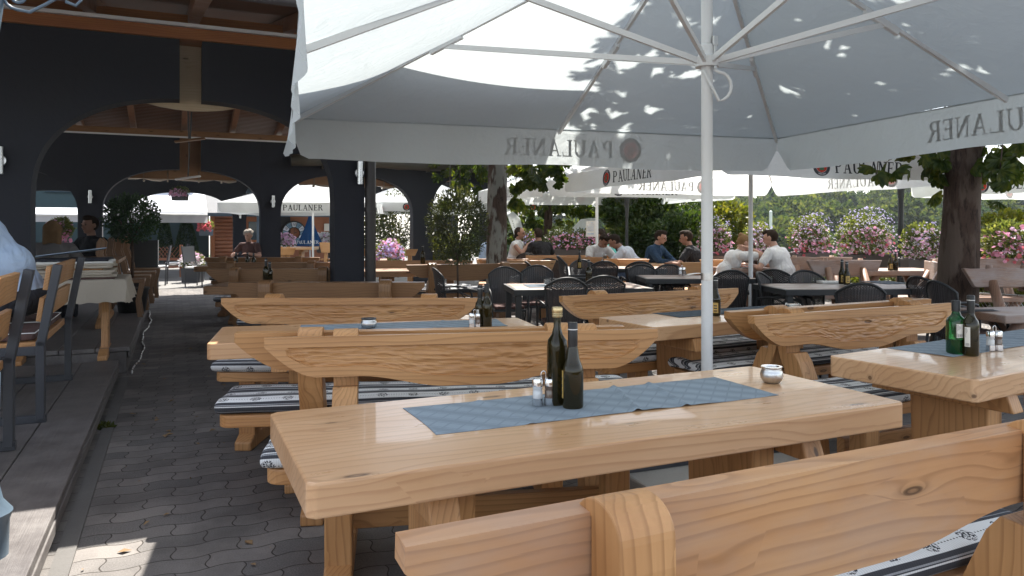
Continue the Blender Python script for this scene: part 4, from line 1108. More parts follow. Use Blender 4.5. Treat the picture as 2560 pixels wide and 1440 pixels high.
# ---- fourth table
q = G(1800, 776, .76)
o = runner('', (q.x+.05, q.y-.05), radians(28), 1.1, .27, .761, 'placemat', [(.0, .3, .005), (.3, .2, .004)], seed=8); tag(o, 'dark grey-blue runner on the table behind the parasol pole', 'table runner')
bottle('bottle with yellow label right against the parasol pole', G(1789, 789, .763), .245, .032, 'bell', 'bottle', 'sleeve', ('labelgold', .02, .085, radians(220), radians(285)))
t = thing('glass_ashtray', 'clear cut-glass ashtray on the table behind the parasol pole', 'ashtray', G(1983, 771, .761)); MB().lathe([(.045,0), (.05,.004), (.053,.026), (.048,.030), (.042,.028), (.038,.010)], (0,0,0), 24).build('dish', M['clear'], t, auto=40)
for i in range(3):
    a = i*2*pi/3+.4; MB().box((.047*cos(a), .047*sin(a), .031), (.014, .012, .006), rz=a).build('notch_ridge', M['clear'], t)

# small bottles elsewhere: px, y of the base, height of support, label
for px, py, z, hh, lab, extra in (
    (2105, 710, .76, .25, 'dark bottle on the grey metal table right of the lantern view', ('labelgold', .02, .09, radians(230), radians(300))),
    (2117, 712, .76, .23, 'golden-green bottle standing right of the dark bottle on the grey metal table', ('labelgold', .02, .09, radians(230), radians(300))),
    (2226, 676, .76, .23, 'bell bottle on the rustic table left of the lantern post', ('labelgold', .02, .09, radians(230), radians(300))),
    (2239, 676, .76, .25, 'tall bottle on the rustic table touching the lantern post', None),
    (1449, 672, .76, .26, 'black bottle with gold label on the far grey table below the seated men', ('labelgold', .02, .09, radians(230), radians(300))),
    (1472, 706, .76, .24, 'clear-shouldered bottle between the two nearest black chairs', None)):
    bottle(lab, G(px, py, z+.003), hh, .033, 'bell' if extra else 'round', 'bottle', 'sleeve', extra)
for px, d, z, lab in ((665, 7.8, .763, 'taller dark bottle in the shade on the indoor table'), (674, 7.9, .763, 'shorter dark bottle in the shade on the indoor table'), (590, 11.4, .763, 'small brown bottle left on the far indoor table'), (619, 11.3, .763, 'stubby bottle on the far indoor table before the grey-haired guest'), (634, 11.0, .763, 'dark bottle right of the stubby one on the far indoor table')):
    bottle(lab, R(px, d, z), .25 if 'tall' in lab else .21, .032, 'round', 'bottle', 'sleeve')
bottle('dark bottle before the navy pier left of the round-topped little tree', R(1057, 9.9, .86-.0), .25, .032, 'round', 'bottle', 'sleeve')
cruet('white shaker pair on the metal table with the seated couple behind', G(1705, 690, .763), .3, 1.2)
t = thing('drinking_glass', 'small bluish glass on the dark table between rattan chairs', 'glass', G(1368, 712, .763)); MB().lathe([(.03,0), (.032,.005), (.034,.06), (.031,.06), (.028,.008)], (0,0,0), 16).build('tumbler', M['clear'], t, auto=50)
def beer(label, p, h=.14, col='beer'):
    t = thing('beer_glass', label, 'glass', p, 0, 'drinks on the far tables')
    MB().lathe([(.028,0), (.03,.004), (.034,h), (.032,h)], (0,0,0), 16).build('tumbler', M['clear'], t, auto=50)
    MB().lathe([(.026,.006), (.031,h*.75)], (0,0,0), 14).build('drink', M[col], t)
M['beer'] = plain('amber drink', (.30,.07,.02), .2)
# ================================================================== rattan chairs
def rattan_chair():
    t = thing('rattan_chair', 'x', 'chair', (0,0,0), 0, 'black woven terrace armchairs')
    mb = MB(); nu, nv = 14, 16
    def w(v): return .175+.045*v
    def fn(u, v):
        s = -1+2*u; ztop = .875-.085*abs(s)**2.2
        z = .40+(ztop-.40)*v
        x = s*w(v); y = .215+.055*v-.07*s*s+.012
        return (x, y, z)
    mb.grid(fn, nu, nv)
    sh = mb.build('back_shell', M['rattan'], t, smooth=True, fix=False)
    ul = sh.data.uv_layers.new(name='UVMap')
    for lp in sh.data.loops:
        i, j = lp.vertex_index % (nu+1), lp.vertex_index//(nu+1); ul.data[lp.index].uv = ((i/nu-.5)*.40+5, j/nv*.47+5)
    rim = [fn(0, i/8) for i in range(9)]+[fn(i/14, 1) for i in range(1, 15)]+[fn(1, 1-i/8) for i in range(1, 9)]
    MB().tube(rim, .012, 7).build('back_rim', M['iron'], t, smooth=True)
    seat = MB(); seat.prism([(-.2,-.22), (.2,-.22), (.21,.2), (-.21,.2)], .40, .43, 'xy'); seat.build('seat', M['iron'], t, bevel=.01)
    cu = MB(); cu.prism([(-.19,-.21), (.19,-.21), (.19,.17), (-.19,.17)], .432, .465, 'xy'); cu.build('seat_pad', M['c_brown'], t, bevel=.012)
    for s in (-1, 1):
        MB().tube([(s*.21,.23,.62), (s*.245,.1,.645), (s*.25,-.08,.645), (s*.245,-.19,.62), (s*.235,-.225,.55), (s*.225,-.235,.3), (s*.225,-.24,0)], .0125, 8).build('arm', M['iron'], t, smooth=True)
        MB().tube([(s*.19,.22,.42), (s*.21,.27,0)], .0125, 8).build('leg', M['iron'], t, smooth=True)
        MB().tube([(s*.225,-.22,.42), (s*.235,-.1,.56), (s*.24,.05,.63)], .008, 6).build('brace', M['iron'], t, smooth=True)
    return t
rc = rattan_chair(); used = [False]
def place_rattan(px, ytop, deg, label, d=None, s=1.0):
    d = d or (.875*s-EYE)*-FPX/(ytop-HOR)
    p = R(px, d); rz = radians(deg)
    off = Vector((-sin(rz)*-.25*-1, 0, 0))
    bx = Vector((-sin(rz), cos(rz), 0))*.25            # the back sits 0.25 behind the origin
    loc = Vector((p.x, p.y, 0))-bx
    if not used[0]: o = rc; used[0] = True; o.location = loc; o.rotation_euler = (0,0,rz)
    else: o = copy_tree(rc, loc, rz)
    o['label'] = label; o.scale = (s*.88, s, s); return o
# deg: 180 = back towards the camera
place_rattan(1262, 668, 8, 'black rattan chair directly right of the patchy trunk, facing the camera')
place_rattan(1343, 664, -6, 'black rattan chair beyond the dark table, second right of the patchy trunk')
place_rattan(1417, 695, 186, 'nearest black rattan chair left of the middle, its back to the camera')
place_rattan(1512, 690, 178, 'black rattan chair back beside the nearest one, in front of the clear-shouldered bottle')
place_rattan(1373, 647, 5, 'greyish rattan chair far behind the dark table near a tall side-turned chair')
place_rattan(1407, 640, 95, 'rattan chair turned sideways beside the black bottle with gold label', 9.3, 1.12)
place_rattan(1455, 650, 12, 'greyish rattan chair behind the black bottle with gold label')
place_rattan(1511, 653, 180, 'dark rattan chair back in front of the men in white')
place_rattan(1600, 654, 178, 'rattan chair back right of the slim dark lamp post, behind another')
place_rattan(1604, 662, 12, 'grey-lit woven chair facing the camera at the left end of the metal table')
place_rattan(1673, 662, -8, 'grey-lit woven chair facing the camera below the man in black tee')
place_rattan(1829, 676, 178, 'dark rattan chair back right of the foreground parasol pole')
place_rattan(1903, 681, 55, 'woven armchair turned left with visible armrest, below the woman in white tee')
place_rattan(1934, 674, 150, 'rattan chair partly hidden behind the woven armchair, below the man in white tee')
place_rattan(2013, 677, 5, 'woven chair facing the camera behind the grey metal table')
place_rattan(2155, 708, 172, 'dark woven chair back in front of the lantern post')
place_rattan(2299, 692, 105, 'woven chair seen sideways left of the big trunk')
place_rattan(2343, 703, 95, 'sliver of a dark rattan chair touching the big trunk')
place_rattan(1090, 671, 108, 'dark rattan chair seen sideways under the little round-topped tree')
place_rattan(1316, 623, 170, 'small far rattan chair below the woman at the left table', 14)
place_rattan(1320, 655, 100, 'grey-rimmed chair seen edge-on behind the first two rattan chairs', 10.2)

def metal_table(label, c, rz, L=1.3, Wd=.75, zt=.755, dark=False):
    t = thing('terrace_table', label, 'table', (c[0], c[1], 0), rz, 'dark-framed terrace tables')
    MB().box((0,0,zt-.014), (L-.06, Wd-.06, .028)).build('tabletop', M['logwood'], t, bevel=.004)
    fr = MB()
    for s in (-1, 1):
        fr.box((0, s*(Wd/2-.02), zt-.03), (L, .04, .055)); fr.box((s*(L/2-.02), 0, zt-.03), (.04, Wd-.08, .055))
    fr.build('frame', M['iron'], t, bevel=.003)
    for sx in (-1, 1):
        for sy in (-1, 1): MB().box((sx*(L/2-.05), sy*(Wd/2-.05), (zt-.06)/2), (.055, .055, zt-.06)).build('leg', M['iron'], t, bevel=.003)
    return t
def place_mt(label, x0, y0, deg, L=1.3, Wd=.75, side=1):
    p = G(x0, y0, .755); a = radians(deg); u = Vector((cos(a), sin(a), 0)); v = Vector((-sin(a), cos(a), 0))
    c = p+u*(L/2)+v*(Wd/2); return metal_table(label, c, a, L, Wd), c, a
_, c_, a_ = place_mt('dark table with grey mat among the nearest rattan chairs', 1285, 724, 8, 1.35, .8)
o = runner('', (c_.x-.05, c_.y), a_, .9, .4, .758, 'placemat', [], seed=11); tag(o, 'grey mat on the dark table among the nearest rattan chairs', 'place mat')
place_mt('far dark-framed table with the gold-labelled bottle', 1478, 671, -2, 1.1, .7)
place_mt('dark-framed table left of the parasol pole with shakers and folded paper', 1615, 697, 0, 1.3, .75)
place_mt('grey metal table with two bottles in front of the rustic benches', 1965, 724, 4, 1.55, .8)
o = runner('', tuple(G(2215, 706, .757)[:2]), .2, .35, .45, .758, 'placemat', [], seed=12); tag(o, 'grey cloth hanging at the right end of the grey metal table', 'table runner')
m_ = MB(); m_.grid(lambda u, v: ((u-.5)*.26, (v-.5)*.18, .02*abs(sin(u*3))), 8, 2); o = m_.build('menu_card', M['paper'], None); o.location = G(1745, 687, .757); tag(o, 'folded white paper on the metal table left of the pole', 'menu')
m_ = MB(); m_.box((0,0,.012), (.22,.16,.02)); o = m_.build('menu_card', M['paper'], None); o.location = G(2075, 708, .757); tag(o, 'closed pale menu folder left of the two bottles on the grey metal table', 'menu')

# ================================================================== light wooden benches & tables far
def slab_bench(label, px, ytop, w, deg=0, d=None, mat='pine_x', h=.16, zt=.86, group='far pine benches with plank backs'):
    d = d or (EYE-zt)*FPX/(ytop-HOR)
    t = thing('bench', label, 'bench', R(px, d), radians(deg), group)
    MB().prism([(-w/2,0), (w/2,0), (w/2-.07,-h), (-w/2+.07,-h)], -.02, .02, 'xz').build('backrest', M[mat], t, bevel=.005).location = (0,0,zt)
    MB().box((0,.24,.45), (w,.34,.05)).build('seat', M[mat], t, bevel=.006)
    for s in (-1, 1):
        MB().prism([(-.03,0), (.03,0), (.075,.84), (.02,.84)], s*(w/2-.2)-.05, s*(w/2-.2)+.05, 'yz').build('post', M['pine_z'], t, bevel=.005)
        MB().box((s*(w/2-.2), .36, .22), (.09,.08,.43)).build('leg', M['pine_z'], t)
    return t
slab_bench('long light pine bench back below the man in black at far left', 1420, 623, 1.5, 0, 13.2)
slab_bench('light plank bench crossing behind the patchy trunk at its right', 1300, 638, 1.3, 0, 11.6)
slab_bench('lower light plank bench right of the patchy trunk', 1297, 655, 1.1, 0, 11.0)
slab_bench('short tilted pine bench in front of the long one', 1365, 634, .7, 4, 12.6)
slab_bench('pine bench right of the side-turned rattan chair', 1440, 632, .9, -6, 12.4)
slab_bench('honey-coloured plank bench behind the slim dark lamp post', 1562, 634, .75, 14, 11.8)
slab_bench('small honey-coloured plank back at the slim dark lamp post, right', 1583, 640, .5, -4, 11.5)
slab_bench('pine plank back left of the foreground pole beside the man in black tee', 1738, 645, .45, 12, 10.4)
slab_bench('pale reddish plank bench right of the foreground pole behind the woman', 1790, 640, .5, 0, 11.3)
slab_bench('pale plank bench seen through the arch beyond the drainpipe', 960, 632, 1.6, 0, 17.5)
table('light plank table where the man in white bends forward', tuple(R(1500, 12.75)[:2]), radians(4), 1.0, .7, group='far pine tables')
table('light plank table between the patterned-shirt man and the black-tee man', tuple(R(1672, 12.2)[:2]), radians(4), .95, .7, group='far pine tables')
table('far left pine table right of the patchy trunk with small glasses', tuple(R(1290, 14.2)[:2]), radians(4), 1.5, .7, group='far pine tables')

# rustic log furniture at right
def log_table(label, c, rz, L=1.5, Wd=.7, zt=.76):
    t = thing('rustic_table', label, 'table', (c[0], c[1], 0), rz, 'rustic dark tables')
    tm = MB(); n = 14
    P = [(-L/2+.03*noise.noise(Vector((i, L, 0))), -Wd/2+Wd*i/n) for i in range(n+1)]+[(L/2+.03*noise.noise(Vector((i, 5, 0))), Wd/2-Wd*i/n) for i in range(n+1)]
    tm.prism(P, zt-.065, zt, 'xy'); tm.build('tabletop', M['logwood'], t, bevel=.01)
    for s in (-1, 1):
        x = s*(L/2-.3)
        for q in (-1, 1): MB().tube([(x, q*.34, 0), (x, q*-.16, zt-.06)], [.062, .05], 10).build('leg', M['logwood_z'], t, smooth=True)
    MB().tube([(-L/2+.25,0,.36), (L/2-.25,0,.36)], .04, 8).build('stretcher', M['logwood'], t, smooth=True)
    return t
def log_bench(label, c, rz, L=1.5, zt=.88, h=.2, flip=1):
    t = thing('rustic_bench', label, 'bench', (c[0], c[1], 0), rz, 'rustic dark benches')
    P = [(-L/2, 0)]+[(-L/2+L*i/12, .018*noise.noise(Vector((i*.7, L*3, 1)))) for i in range(1, 12)]+[(L/2, .0), (L/2-.1, -h)]+[(L/2-.1-(L-.2)*i/8, -h+.02*noise.noise(Vector((i, L, 4)))) for i in range(1, 8)]+[(-L/2+.1, -h)]
    bo = MB().prism(P, -.028, .028, 'xz').build('backrest', M['logwood'], t, bevel=.008); bo.location = (0,0,zt); bo.rotation_euler = (radians(8), 0, 0)
    MB().prism([(-L/2,.08), (L/2,.08), (L/2,.44), (-L/2,.44)], .42, .48, 'xy').build('seat', M['logwood'], t, bevel=.012)
    for s in (-1, 1):
        x = s*(L/2-.28)
        MB().tube([(x, .42, 0), (x, .03, .80)], [.06, .045], 9).build('leg', M['logwood_z'], t, smooth=True)
        MB().tube([(x, -.12, 0), (x, .36, .46)], [.05, .045], 9).build('leg', M['logwood_z'], t, smooth=True)
        MB().tube([(x, -.02, .70), (x, -.03, zt+.03)], [.05, .03], 9).build('post', M['logwood_z'], t, smooth=True)
    return t
log_table('rustic dark table carrying two bottles behind the lantern post', R(2228, 10.4), radians(8), 1.25, .75)
log_bench('pale-lit rustic bench back left of the rustic table, its plank greyish', R(2110, 10.0), radians(185), 1.05, .90, .2)
log_bench('brown rustic bench behind the pale-lit one, touching the man in white', R(2035, 10.6), radians(182), 1.1, .92, .26)
log_bench('rustic bench turned end-on left of the big trunk', R(2345, 9.0), radians(75), 1.0, .92, .22)
log_bench('pale rustic bench at right edge beyond the big trunk', R(2520, 7.4), radians(178), .9, .93, .19)
log_bench('rustic bench behind the pale one at right edge', R(2440, 9.6), radians(181), 1.2, .94, .22)
log_table('rustic table at far right edge with dark seat planks', R(2570, 6.2), radians(10), 1.0, .6, .64)
lt_ = log_table('dark rustic table between the couple in white tees', R(1878, 11.05), radians(24), .95, .62)
beer('dark red drink standing between the couple in white tees', R(1888, 10.75, .763))
beer('clear glass beside the dark red drink on the couple\'s table', R(1897, 10.85, .763), .12, 'salt')
t = thing('food_plate', 'plate with food in front of the woman in white tee', 'plate', R(1862, 10.75, .763)); MB().lathe([(.07,0), (.13,.012), (.125,.014), (.06,.004)], (0,0,0), 24).build('plate_rim', M['white'], t, auto=40); MB().ball((0,0,.015), .05, sc=(1.3,1,.35)).build('food', M['beer'], t, smooth=True)
beer('wine glass by the bending man in white tee', R(1512, 12.5, .763), .15, 'salt')
beer('small clear glass at the far left table of the woman in pale top', R(1318, 13.9, .763), .12, 'salt')
# ================================================================== metal-framed seats on the deck
def frame_bench(label, pnear, pfar, zfloor=.156, zt=1.10):
    c, a, L = between(pnear, pfar)
    t = thing('framed_bench', label, 'bench', (c.x, c.y, zfloor), a, 'steel-framed two-seat benches on the deck')
    H = zt-zfloor
    # local: x along the back, +y is the sitter's side
    for s in (-1, 1):
        x = s*L/2; f = MB()
        f.bar((x, -.03, H), (x, .06, .46), .045, .075, up=(1,0,0)); f.bar((x, .06, .49), (x, .06, .0+.02), .045, .075, up=(1,0,0))
        f.bar((x, .06, .43), (x, .50, .43), .045, .05); f.bar((x, .50, .45), (x, .50, .02), .045, .065, up=(1,0,0)); f.bar((x, .03, .022), (x, .53, .022), .045, .045)
        f.build('side_frame', M['steel_dark'], t, bevel=.003)
    for z0, z1 in ((H-.155, H-.01), (H-.345, H-.20)):
        b = MB(); yb = .0+.09*(H-(z0+z1)/2)/(H-.46)-.03
        M3 = Matrix.Rotation(radians(9), 3, 'X')
        b.box((0, yb+.045, (z0+z1)/2), (L-.05, .028, z1-z0), rot=Matrix.Rotation(radians(8), 3, 'X'))
        b.build('back_board', M['pine_x'], t, bevel=.004)
    MB().box((0, .29, .455), (L-.05, .42, .045)).build('seat', M['pine_x'], t, bevel=.005)
    cu = MB(); n = 2
    for i in range(n):
        x = (-.5+(i+.5)/n)*(L-.1)
        q = MB(); q.prism([(x-.3,.1), (x+.3,.1), (x+.3,.49), (x-.3,.49)], .482, .53, 'xy'); cu_o = q.build('seat_cushion', M['c_brown'], t, bevel=.018, bseg=3)
        pp = MB(); pp.tube([(x-.30,.1,.528), (x+.30,.1,.528), (x+.30,.49,.528), (x-.30,.49,.528), (x-.30,.1,.528)], .003, 5); pp.build('piping', M['inkwhite'], cu_o)
    return t
fa, fb_ = Vector((-2.78, 4.50, 0)), Vector((-3.36, 5.75, 0))
f1 = frame_bench('steel-framed bench on the deck behind the man in blue tee', fa, fb_)
f2 = frame_bench('nearest steel-framed bench on the deck, sunlit pine back boards, cut by the left edge', Vector((-2.0, 2.68, 0)), Vector((-2.585, 3.93, 0)))
# ---- covered table with folded cloths
tcl = Vector((-4.05, 6.75, 0)); az_ = AB
tt = thing('trestle_table', 'trestle table under the cream cloth at the left deck', 'table', (tcl.x, tcl.y, .156), az_)
MB().box((0,0,.70), (1.0, .85, .03)).build('tabletop', M['pine_x'], tt)
for s in (-1, 1):
    MB().prism([(-.14,.06), (.14,.06), (.09,.2), (.07,.4), (.12,.68), (-.12,.68), (-.07,.4), (-.09,.2)], s*.32-.03, s*.32+.03, 'yz').build('leg', M['pine_z'], tt, bevel=.006)
    MB().prism([(-.36,0), (.36,0), (.36,.04), (.12,.09), (-.12,.09), (-.36,.04)], s*.32-.04, s*.32+.04, 'yz').build('foot', M['pine_z'], tt, bevel=.008)
def clothf(u, v):
    x = (u-.5)*1.45; y = (v-.5)*1.3; hx, hy = .51, .44
    ox, oy = max(0, abs(x)-hx), max(0, abs(y)-hy); o = max(ox, oy)
    z = -o*.98-.03*min(ox, oy); sx = (hx+ox*.12+.02*sin(y*13)*ox*6)*(1 if x > 0 else -1) if ox > 0 else x
    sy = (hy+oy*.12+.02*sin(x*13)*oy*6)*(1 if y > 0 else -1) if oy > 0 else y
    if u in (0, 1) or v in (0, 1): z += .012*abs(sin((x+y)*26))
    return (sx, sy, z)
o = MB().grid(clothf, 64, 56).build('tablecloth', M['linen'], None, smooth=True); o.location = (tcl.x, tcl.y, .156+.72); o.rotation_euler = (0,0,az_); tag(o, 'cream scalloped cloth draped over the trestle table at left', 'tablecloth')
cl = [('c_brown', .62, .4), ('linen', .64, .42), ('linen', .6, .42), ('linen', .62, .40), ('pine_x', .44, .36), ('linen', .60, .41), ('linen', .62, .42), ('paper', .58, .4), ('c_dark', .56, .4)]
names = ['lowest folded brown cloth of the pile on the cream tablecloth', 'second lowest folded cream cloth of the pile', 'third folded cream cloth from the bottom of the pile', 'fourth folded cream cloth from the bottom of the pile', 'orange-tan folded cloth in the middle of the pile', 'folded cream cloth just above the orange-tan one', 'second folded cream cloth above the orange-tan one', 'white folded paper sheet near the top of the pile', 'dark menu folder on top of the pile']
z = .156+.724
for i, ((mt, w_, d_), nm) in enumerate(zip(cl, names)):
    q = MB(); h = .020
    q.grid(lambda u, v: ((u-.5)*w_, (v-.5)*d_+.004*sin(u*20+i), .006*noise.noise(Vector((u*3, v*3, i)))+(.012*(1-((v-.5)*2)**6)**.5 if True else 0)), 14, 8)
    o = q.build('folded_cloth' if i < 7 else 'menu_folder', M[mt], None, smooth=True, solid=h*.8)
    o.location = (tcl.x+.16+.01*sin(i*3), tcl.y-.10, z+h*.5); o.rotation_euler = (0,0,AB+.05*sin(i*2.2)); z += h
    tag(o, nm, 'folded cloth' if i < 7 else 'menu', 'pile of folded cloths and menus')
q = MB(); q.box((0,0,0), (.55, .32, .006)); o = q.build('menu_folder', M['c_blue'], None, bevel=.002); o.location = (tcl.x+.05, tcl.y, z+.045); o.rotation_euler = (radians(-4), radians(-7), AB+.15); tag(o, 'pale blue-grey folder lying slanted on top of the cloth pile', 'menu', 'pile of folded cloths and menus')
# ---- carved wooden chairs inside
def carved_chair(label, p, rz):
    t = thing('wooden_chair', label, 'chair', p, rz, 'carved wooden chairs on the inner deck')
    P = [(.0,.42), (.03,.6), (.09,.78), (.07,.92), (.12,.98), (.16,.92), (.17,.78), (.10,.6), (.06,.42)]
    for s in (-1, 1): MB().prism(P, s*.2-.018, s*.2+.018, 'yz').build('back_post', M['inwood_z'], t, bevel=.006)
    MB().box((0,.125,.86), (.40,.03,.16)).build('backrest', M['inwood'], t, bevel=.01)
    MB().box((0,-.15,.44), (.44,.42,.04)).build('seat', M['inwood'], t, bevel=.01)
    for s in (-1, 1):
        MB().prism([(-.34,0), (-.28,0), (-.26,.2), (-.30,.42), (-.36,.42), (-.31,.2)], s*.19-.02, s*.19+.02, 'yz').build('leg', M['inwood_z'], t)
        MB().prism([(.10,0), (.16,0), (.08,.2), (.05,.42), (-.01,.42), (.03,.2)], s*.19-.02, s*.19+.02, 'yz').build('leg', M['inwood_z'], t)
    return t
for px, d, lab in ((282, 9.2, 'carved chair left of the others under the round shrub'), (303, 10.0, 'second carved chair under the round shrub'), (322, 10.9, 'third carved chair under the round shrub'), (338, 11.8, 'farthest carved chair behind the shrub pot')):
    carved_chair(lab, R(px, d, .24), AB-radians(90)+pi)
for k, (px, d) in enumerate(((218, 7.9), (240, 8.6))):
    t = thing('trestle_table', ('brown trestle table just beyond the cream-clothed one' if k == 0 else 'brown trestle table further in beside the carved chairs'), 'table', R(px-70, d+.3, .24), AB, 'trestle tables on the inner deck')
    MB().box((0,0,.72), (1.2,.7,.04)).build('tabletop', M['inwood'], t, bevel=.005)
    for s in (-1, 1):
        MB().prism([(-.15,.06), (.15,.06), (.09,.2), (.07,.4), (.13,.7), (-.13,.7), (-.07,.4), (-.09,.2)], s*.42-.03, s*.42+.03, 'yz').build('leg', M['pine_z'], t, bevel=.006)
        MB().prism([(-.36,0), (.36,0), (.36,.05), (.12,.09), (-.12,.09), (-.36,.05)], s*.42-.045, s*.42+.045, 'yz').build('foot', M['pine_z'], t, bevel=.008)
# menu stand (black board on the deck) and cable
t = thing('menu_stand', 'tall black menu stand with pale edge beside the round shrub', 'sign stand', R(360, 12.4, .24), AB)
MB().box((0,0,.45), (.42,.05,.9)).build('board', M['black'], t); MB().box((.215,-.0,.45), (.012,.06,.9)).build('edge_trim', M['steel'], t)
cb = MB(); pts = [B(-.33+.025*sin(y*2.3)+.008*sin(y*7), y, .012) for y in [7.55+i*.05 for i in range(116)]]
o = cb.tube(pts, .008, 6).build('cable', M['steel'], None, smooth=True); tag(o, 'thin pale cable lying along the deck edge', 'cable')

# ================================================================== lamp posts
def lamp_post(label, c, rz=0, mat='iron', zarm=2.18, lantern=True):
    t = thing('lamp_post', label, 'lamp post', (c[0], c[1], 0), rz, 'double-armed lantern posts')
    MB().lathe([(.13,0), (.13,.05), (.10,.09), (.085,.12), (.09,.28), (.10,.31), (.07,.35), (.055,.42), (.062,.8), (.05,.82), (.045,.84), (.042,zarm-.35), (.052,zarm-.34), (.05,zarm-.26), (.07,zarm-.1), (.075,zarm)], (0,0,0), 18).build('post', M[mat], t, auto=40)
    MB().box((0,0,zarm+.012), (.66,.035,.03)).build('cross_arm', M[mat], t, bevel=.004)
    for s in (-1, 1):
        sc = MB(); pts = []
        for i in range(22):
            f = i/21; a = -pi/2-f*2.6*pi; r = .045*(1-f*.75)
            pts.append((s*(.11+r*cos(a)), 0, zarm-.055+r*sin(a)))
        sc.tube(list(reversed(pts))+[(s*.15,0,zarm-.105), (s*.2,0,zarm-.07), (s*.25,0,zarm-.03)]+[(s*(.285+.03*cos(a)), 0, zarm-.035+.03*sin(a)) for a in (pi*.8, pi*.4, 0, -pi*.4, -pi*.8)], .006, 6)
        sc.build('scroll', M[mat], t, smooth=True)
        if lantern:
            x = s*.28
            ln = MB().lathe([(.02,zarm+.03), (.03,zarm+.05), (.055,zarm+.08), (.05,zarm+.095)], (x,0,0), 6).build('lantern', M[mat], t)
            MB().lathe([(.05,zarm+.095), (.085,zarm+.30)], (x,0,0), 6).build('pane', M['clear'], ln)
            MB().lathe([(.10,zarm+.30), (.09,zarm+.33), (.03,zarm+.42), (.01,zarm+.46)], (x,0,0), 6).build('lantern_roof', M[mat], ln)
            MB().lathe([(.018,zarm+.09), (.02,zarm+.17), (.012,zarm+.2)], (x,0,0), 10).build('bulb', M['white'], ln)
            rods = MB()
            for k in range(6):
                a = k*pi/3; rods.tube([(x+.05*cos(a), .05*sin(a), zarm+.095), (x+.086*cos(a), .086*sin(a), zarm+.30)], .004, 4)
            rods.build('lantern_bars', M[mat], ln)
    return t
lamp_post('black double lantern post left of the big trunk', R(2252, 12.2), .1)
lamp_post('slim dark green lamp post between the seated groups', R(1567, 13.9), .1, 'iron', 1.89, False).scale = (.66, .66, 1)
lamp_post('lamp post mostly hidden behind the patchy trunk, one arm showing', R(1250, 20.5), .1)
lamp_post('grey-blue lamp post seen through the arch near the grey-haired guest', R(645, 23.5), .1, 'iron_blue')
lamp_post('grey-blue lamp post beside the far cabin corner', R(826, 26), .1, 'iron_blue')
lamp_post('grey-blue cast-iron lamp post at the lower left corner, only its foot and a scroll showing', (-1.875, 2.62), AB, 'iron_blue', 2.2)

# ================================================================== people
def capsule(mb, p0, p1, r0, r1, n=12):
    p0, p1 = Vector(p0), Vector(p1); d = p1-p0; L = d.length
    if L < 1e-5: d = Vector((0,0,1)); L = 1e-5
    d.normalize(); pts, rs = [], []
    for i in range(4): a = -pi/2+i*pi/8; pts.append(p0+d*(r0*sin(a))); rs.append(max(r0*cos(a), .0006))
    pts.append(p0); rs.append(r0); pts.append(p1); rs.append(r1)
    for i in range(1, 5): a = i*pi/8; pts.append(p1+d*(r1*sin(a))); rs.append(max(r1*cos(a), .0006))
    # keep a monotone line
    mb.tube(pts, rs, n)
def ellips(mb, c, r, R3=None, n=14, m=10):
    b = len(mb.v)
    mb.lathe([(max(sin(pi*i/m), .01), -cos(pi*i/m)) for i in range(m+1)], (0,0,0), n)
    for i in range(b, len(mb.v)):
        v = Vector((mb.v[i][0]*r[0], mb.v[i][1]*r[1], mb.v[i][2]*r[2]))
        if R3 is not None: v = R3 @ v
        mb.v[i] = tuple(v+Vector(c))
def fuse(mb, name, mat, parent, vox, smooth_it=2):
    me = mb.mesh('tmp', fix=False); o = bpy.data.objects.new('tmp', me); COL.objects.link(o)
    md = o.modifiers.new('r', 'REMESH'); md.mode = 'VOXEL'; md.voxel_size = vox
    ms = o.modifiers.new('s', 'SMOOTH'); ms.iterations = smooth_it; ms.factor = .5
    dg = bpy.context.evaluated_depsgraph_get(); dg.update()
    nm = bpy.data.meshes.new_from_object(o.evaluated_get(dg)); bpy.data.objects.remove(o); bpy.data.meshes.remove(me)
    nm.polygons.foreach_set('use_smooth', [True]*len(nm.polygons)); nm.materials.clear(); nm.materials.append(mat)
    r = bpy.data.objects.new(name, nm); COL.objects.link(r); r.parent = parent; return r
def ik(sh, hd, l1, l2, pole):
    d = hd-sh; L = min(d.length, (l1+l2)*.995); dn = d.normalized()
    a = (l1*l1-l2*l2+L*L)/(2*L); h = sqrt(max(l1*l1-a*a, 0))
    pn = (pole-dn*pole.dot(dn)).normalized()
    return sh+dn*a+pn*h, sh+dn*L
def hand(mb, w, fd, up, side, s=1.0, curl=.5):
    """palm from wrist w towards fd; five fingers"""
    fd = fd.normalized(); up = (up-fd*up.dot(fd)).normalized(); lat = fd.cross(up)*side
    pc = w+fd*.045*s
    for k in (-1.2, -.4, .4, 1.2): capsule(mb, w+fd*.012+lat*.012*k*s, w+fd*.082*s+lat*.018*k*s, .013*s, .0115*s, 8)
    for k, ln in ((-1.2, .060), (-.4, .074), (.4, .078), (1.2, .066)):
        a = w+fd*.082*s+lat*.0185*k*s
        b = a+(fd*cos(curl*.5)-up*sin(curl*.5))*ln*.5*s; c = b+(fd*cos(curl*1.5)-up*sin(curl*1.5))*ln*.5*s
        capsule(mb, a, b, .0092*s, .0085*s, 7); capsule(mb, b, c, .0085*s, .0072*s, 7)
    a = w+fd*.03*s+lat*.026*s; b = a+(fd*.7+lat*.75-up*.2)*.04*s; c = b+(fd*.95+lat*.15-up*.3)*.032*s
    capsule(mb, a, b, .0125*s, .0105*s, 7); capsule(mb, b, c, .0105*s, .0085*s, 7)
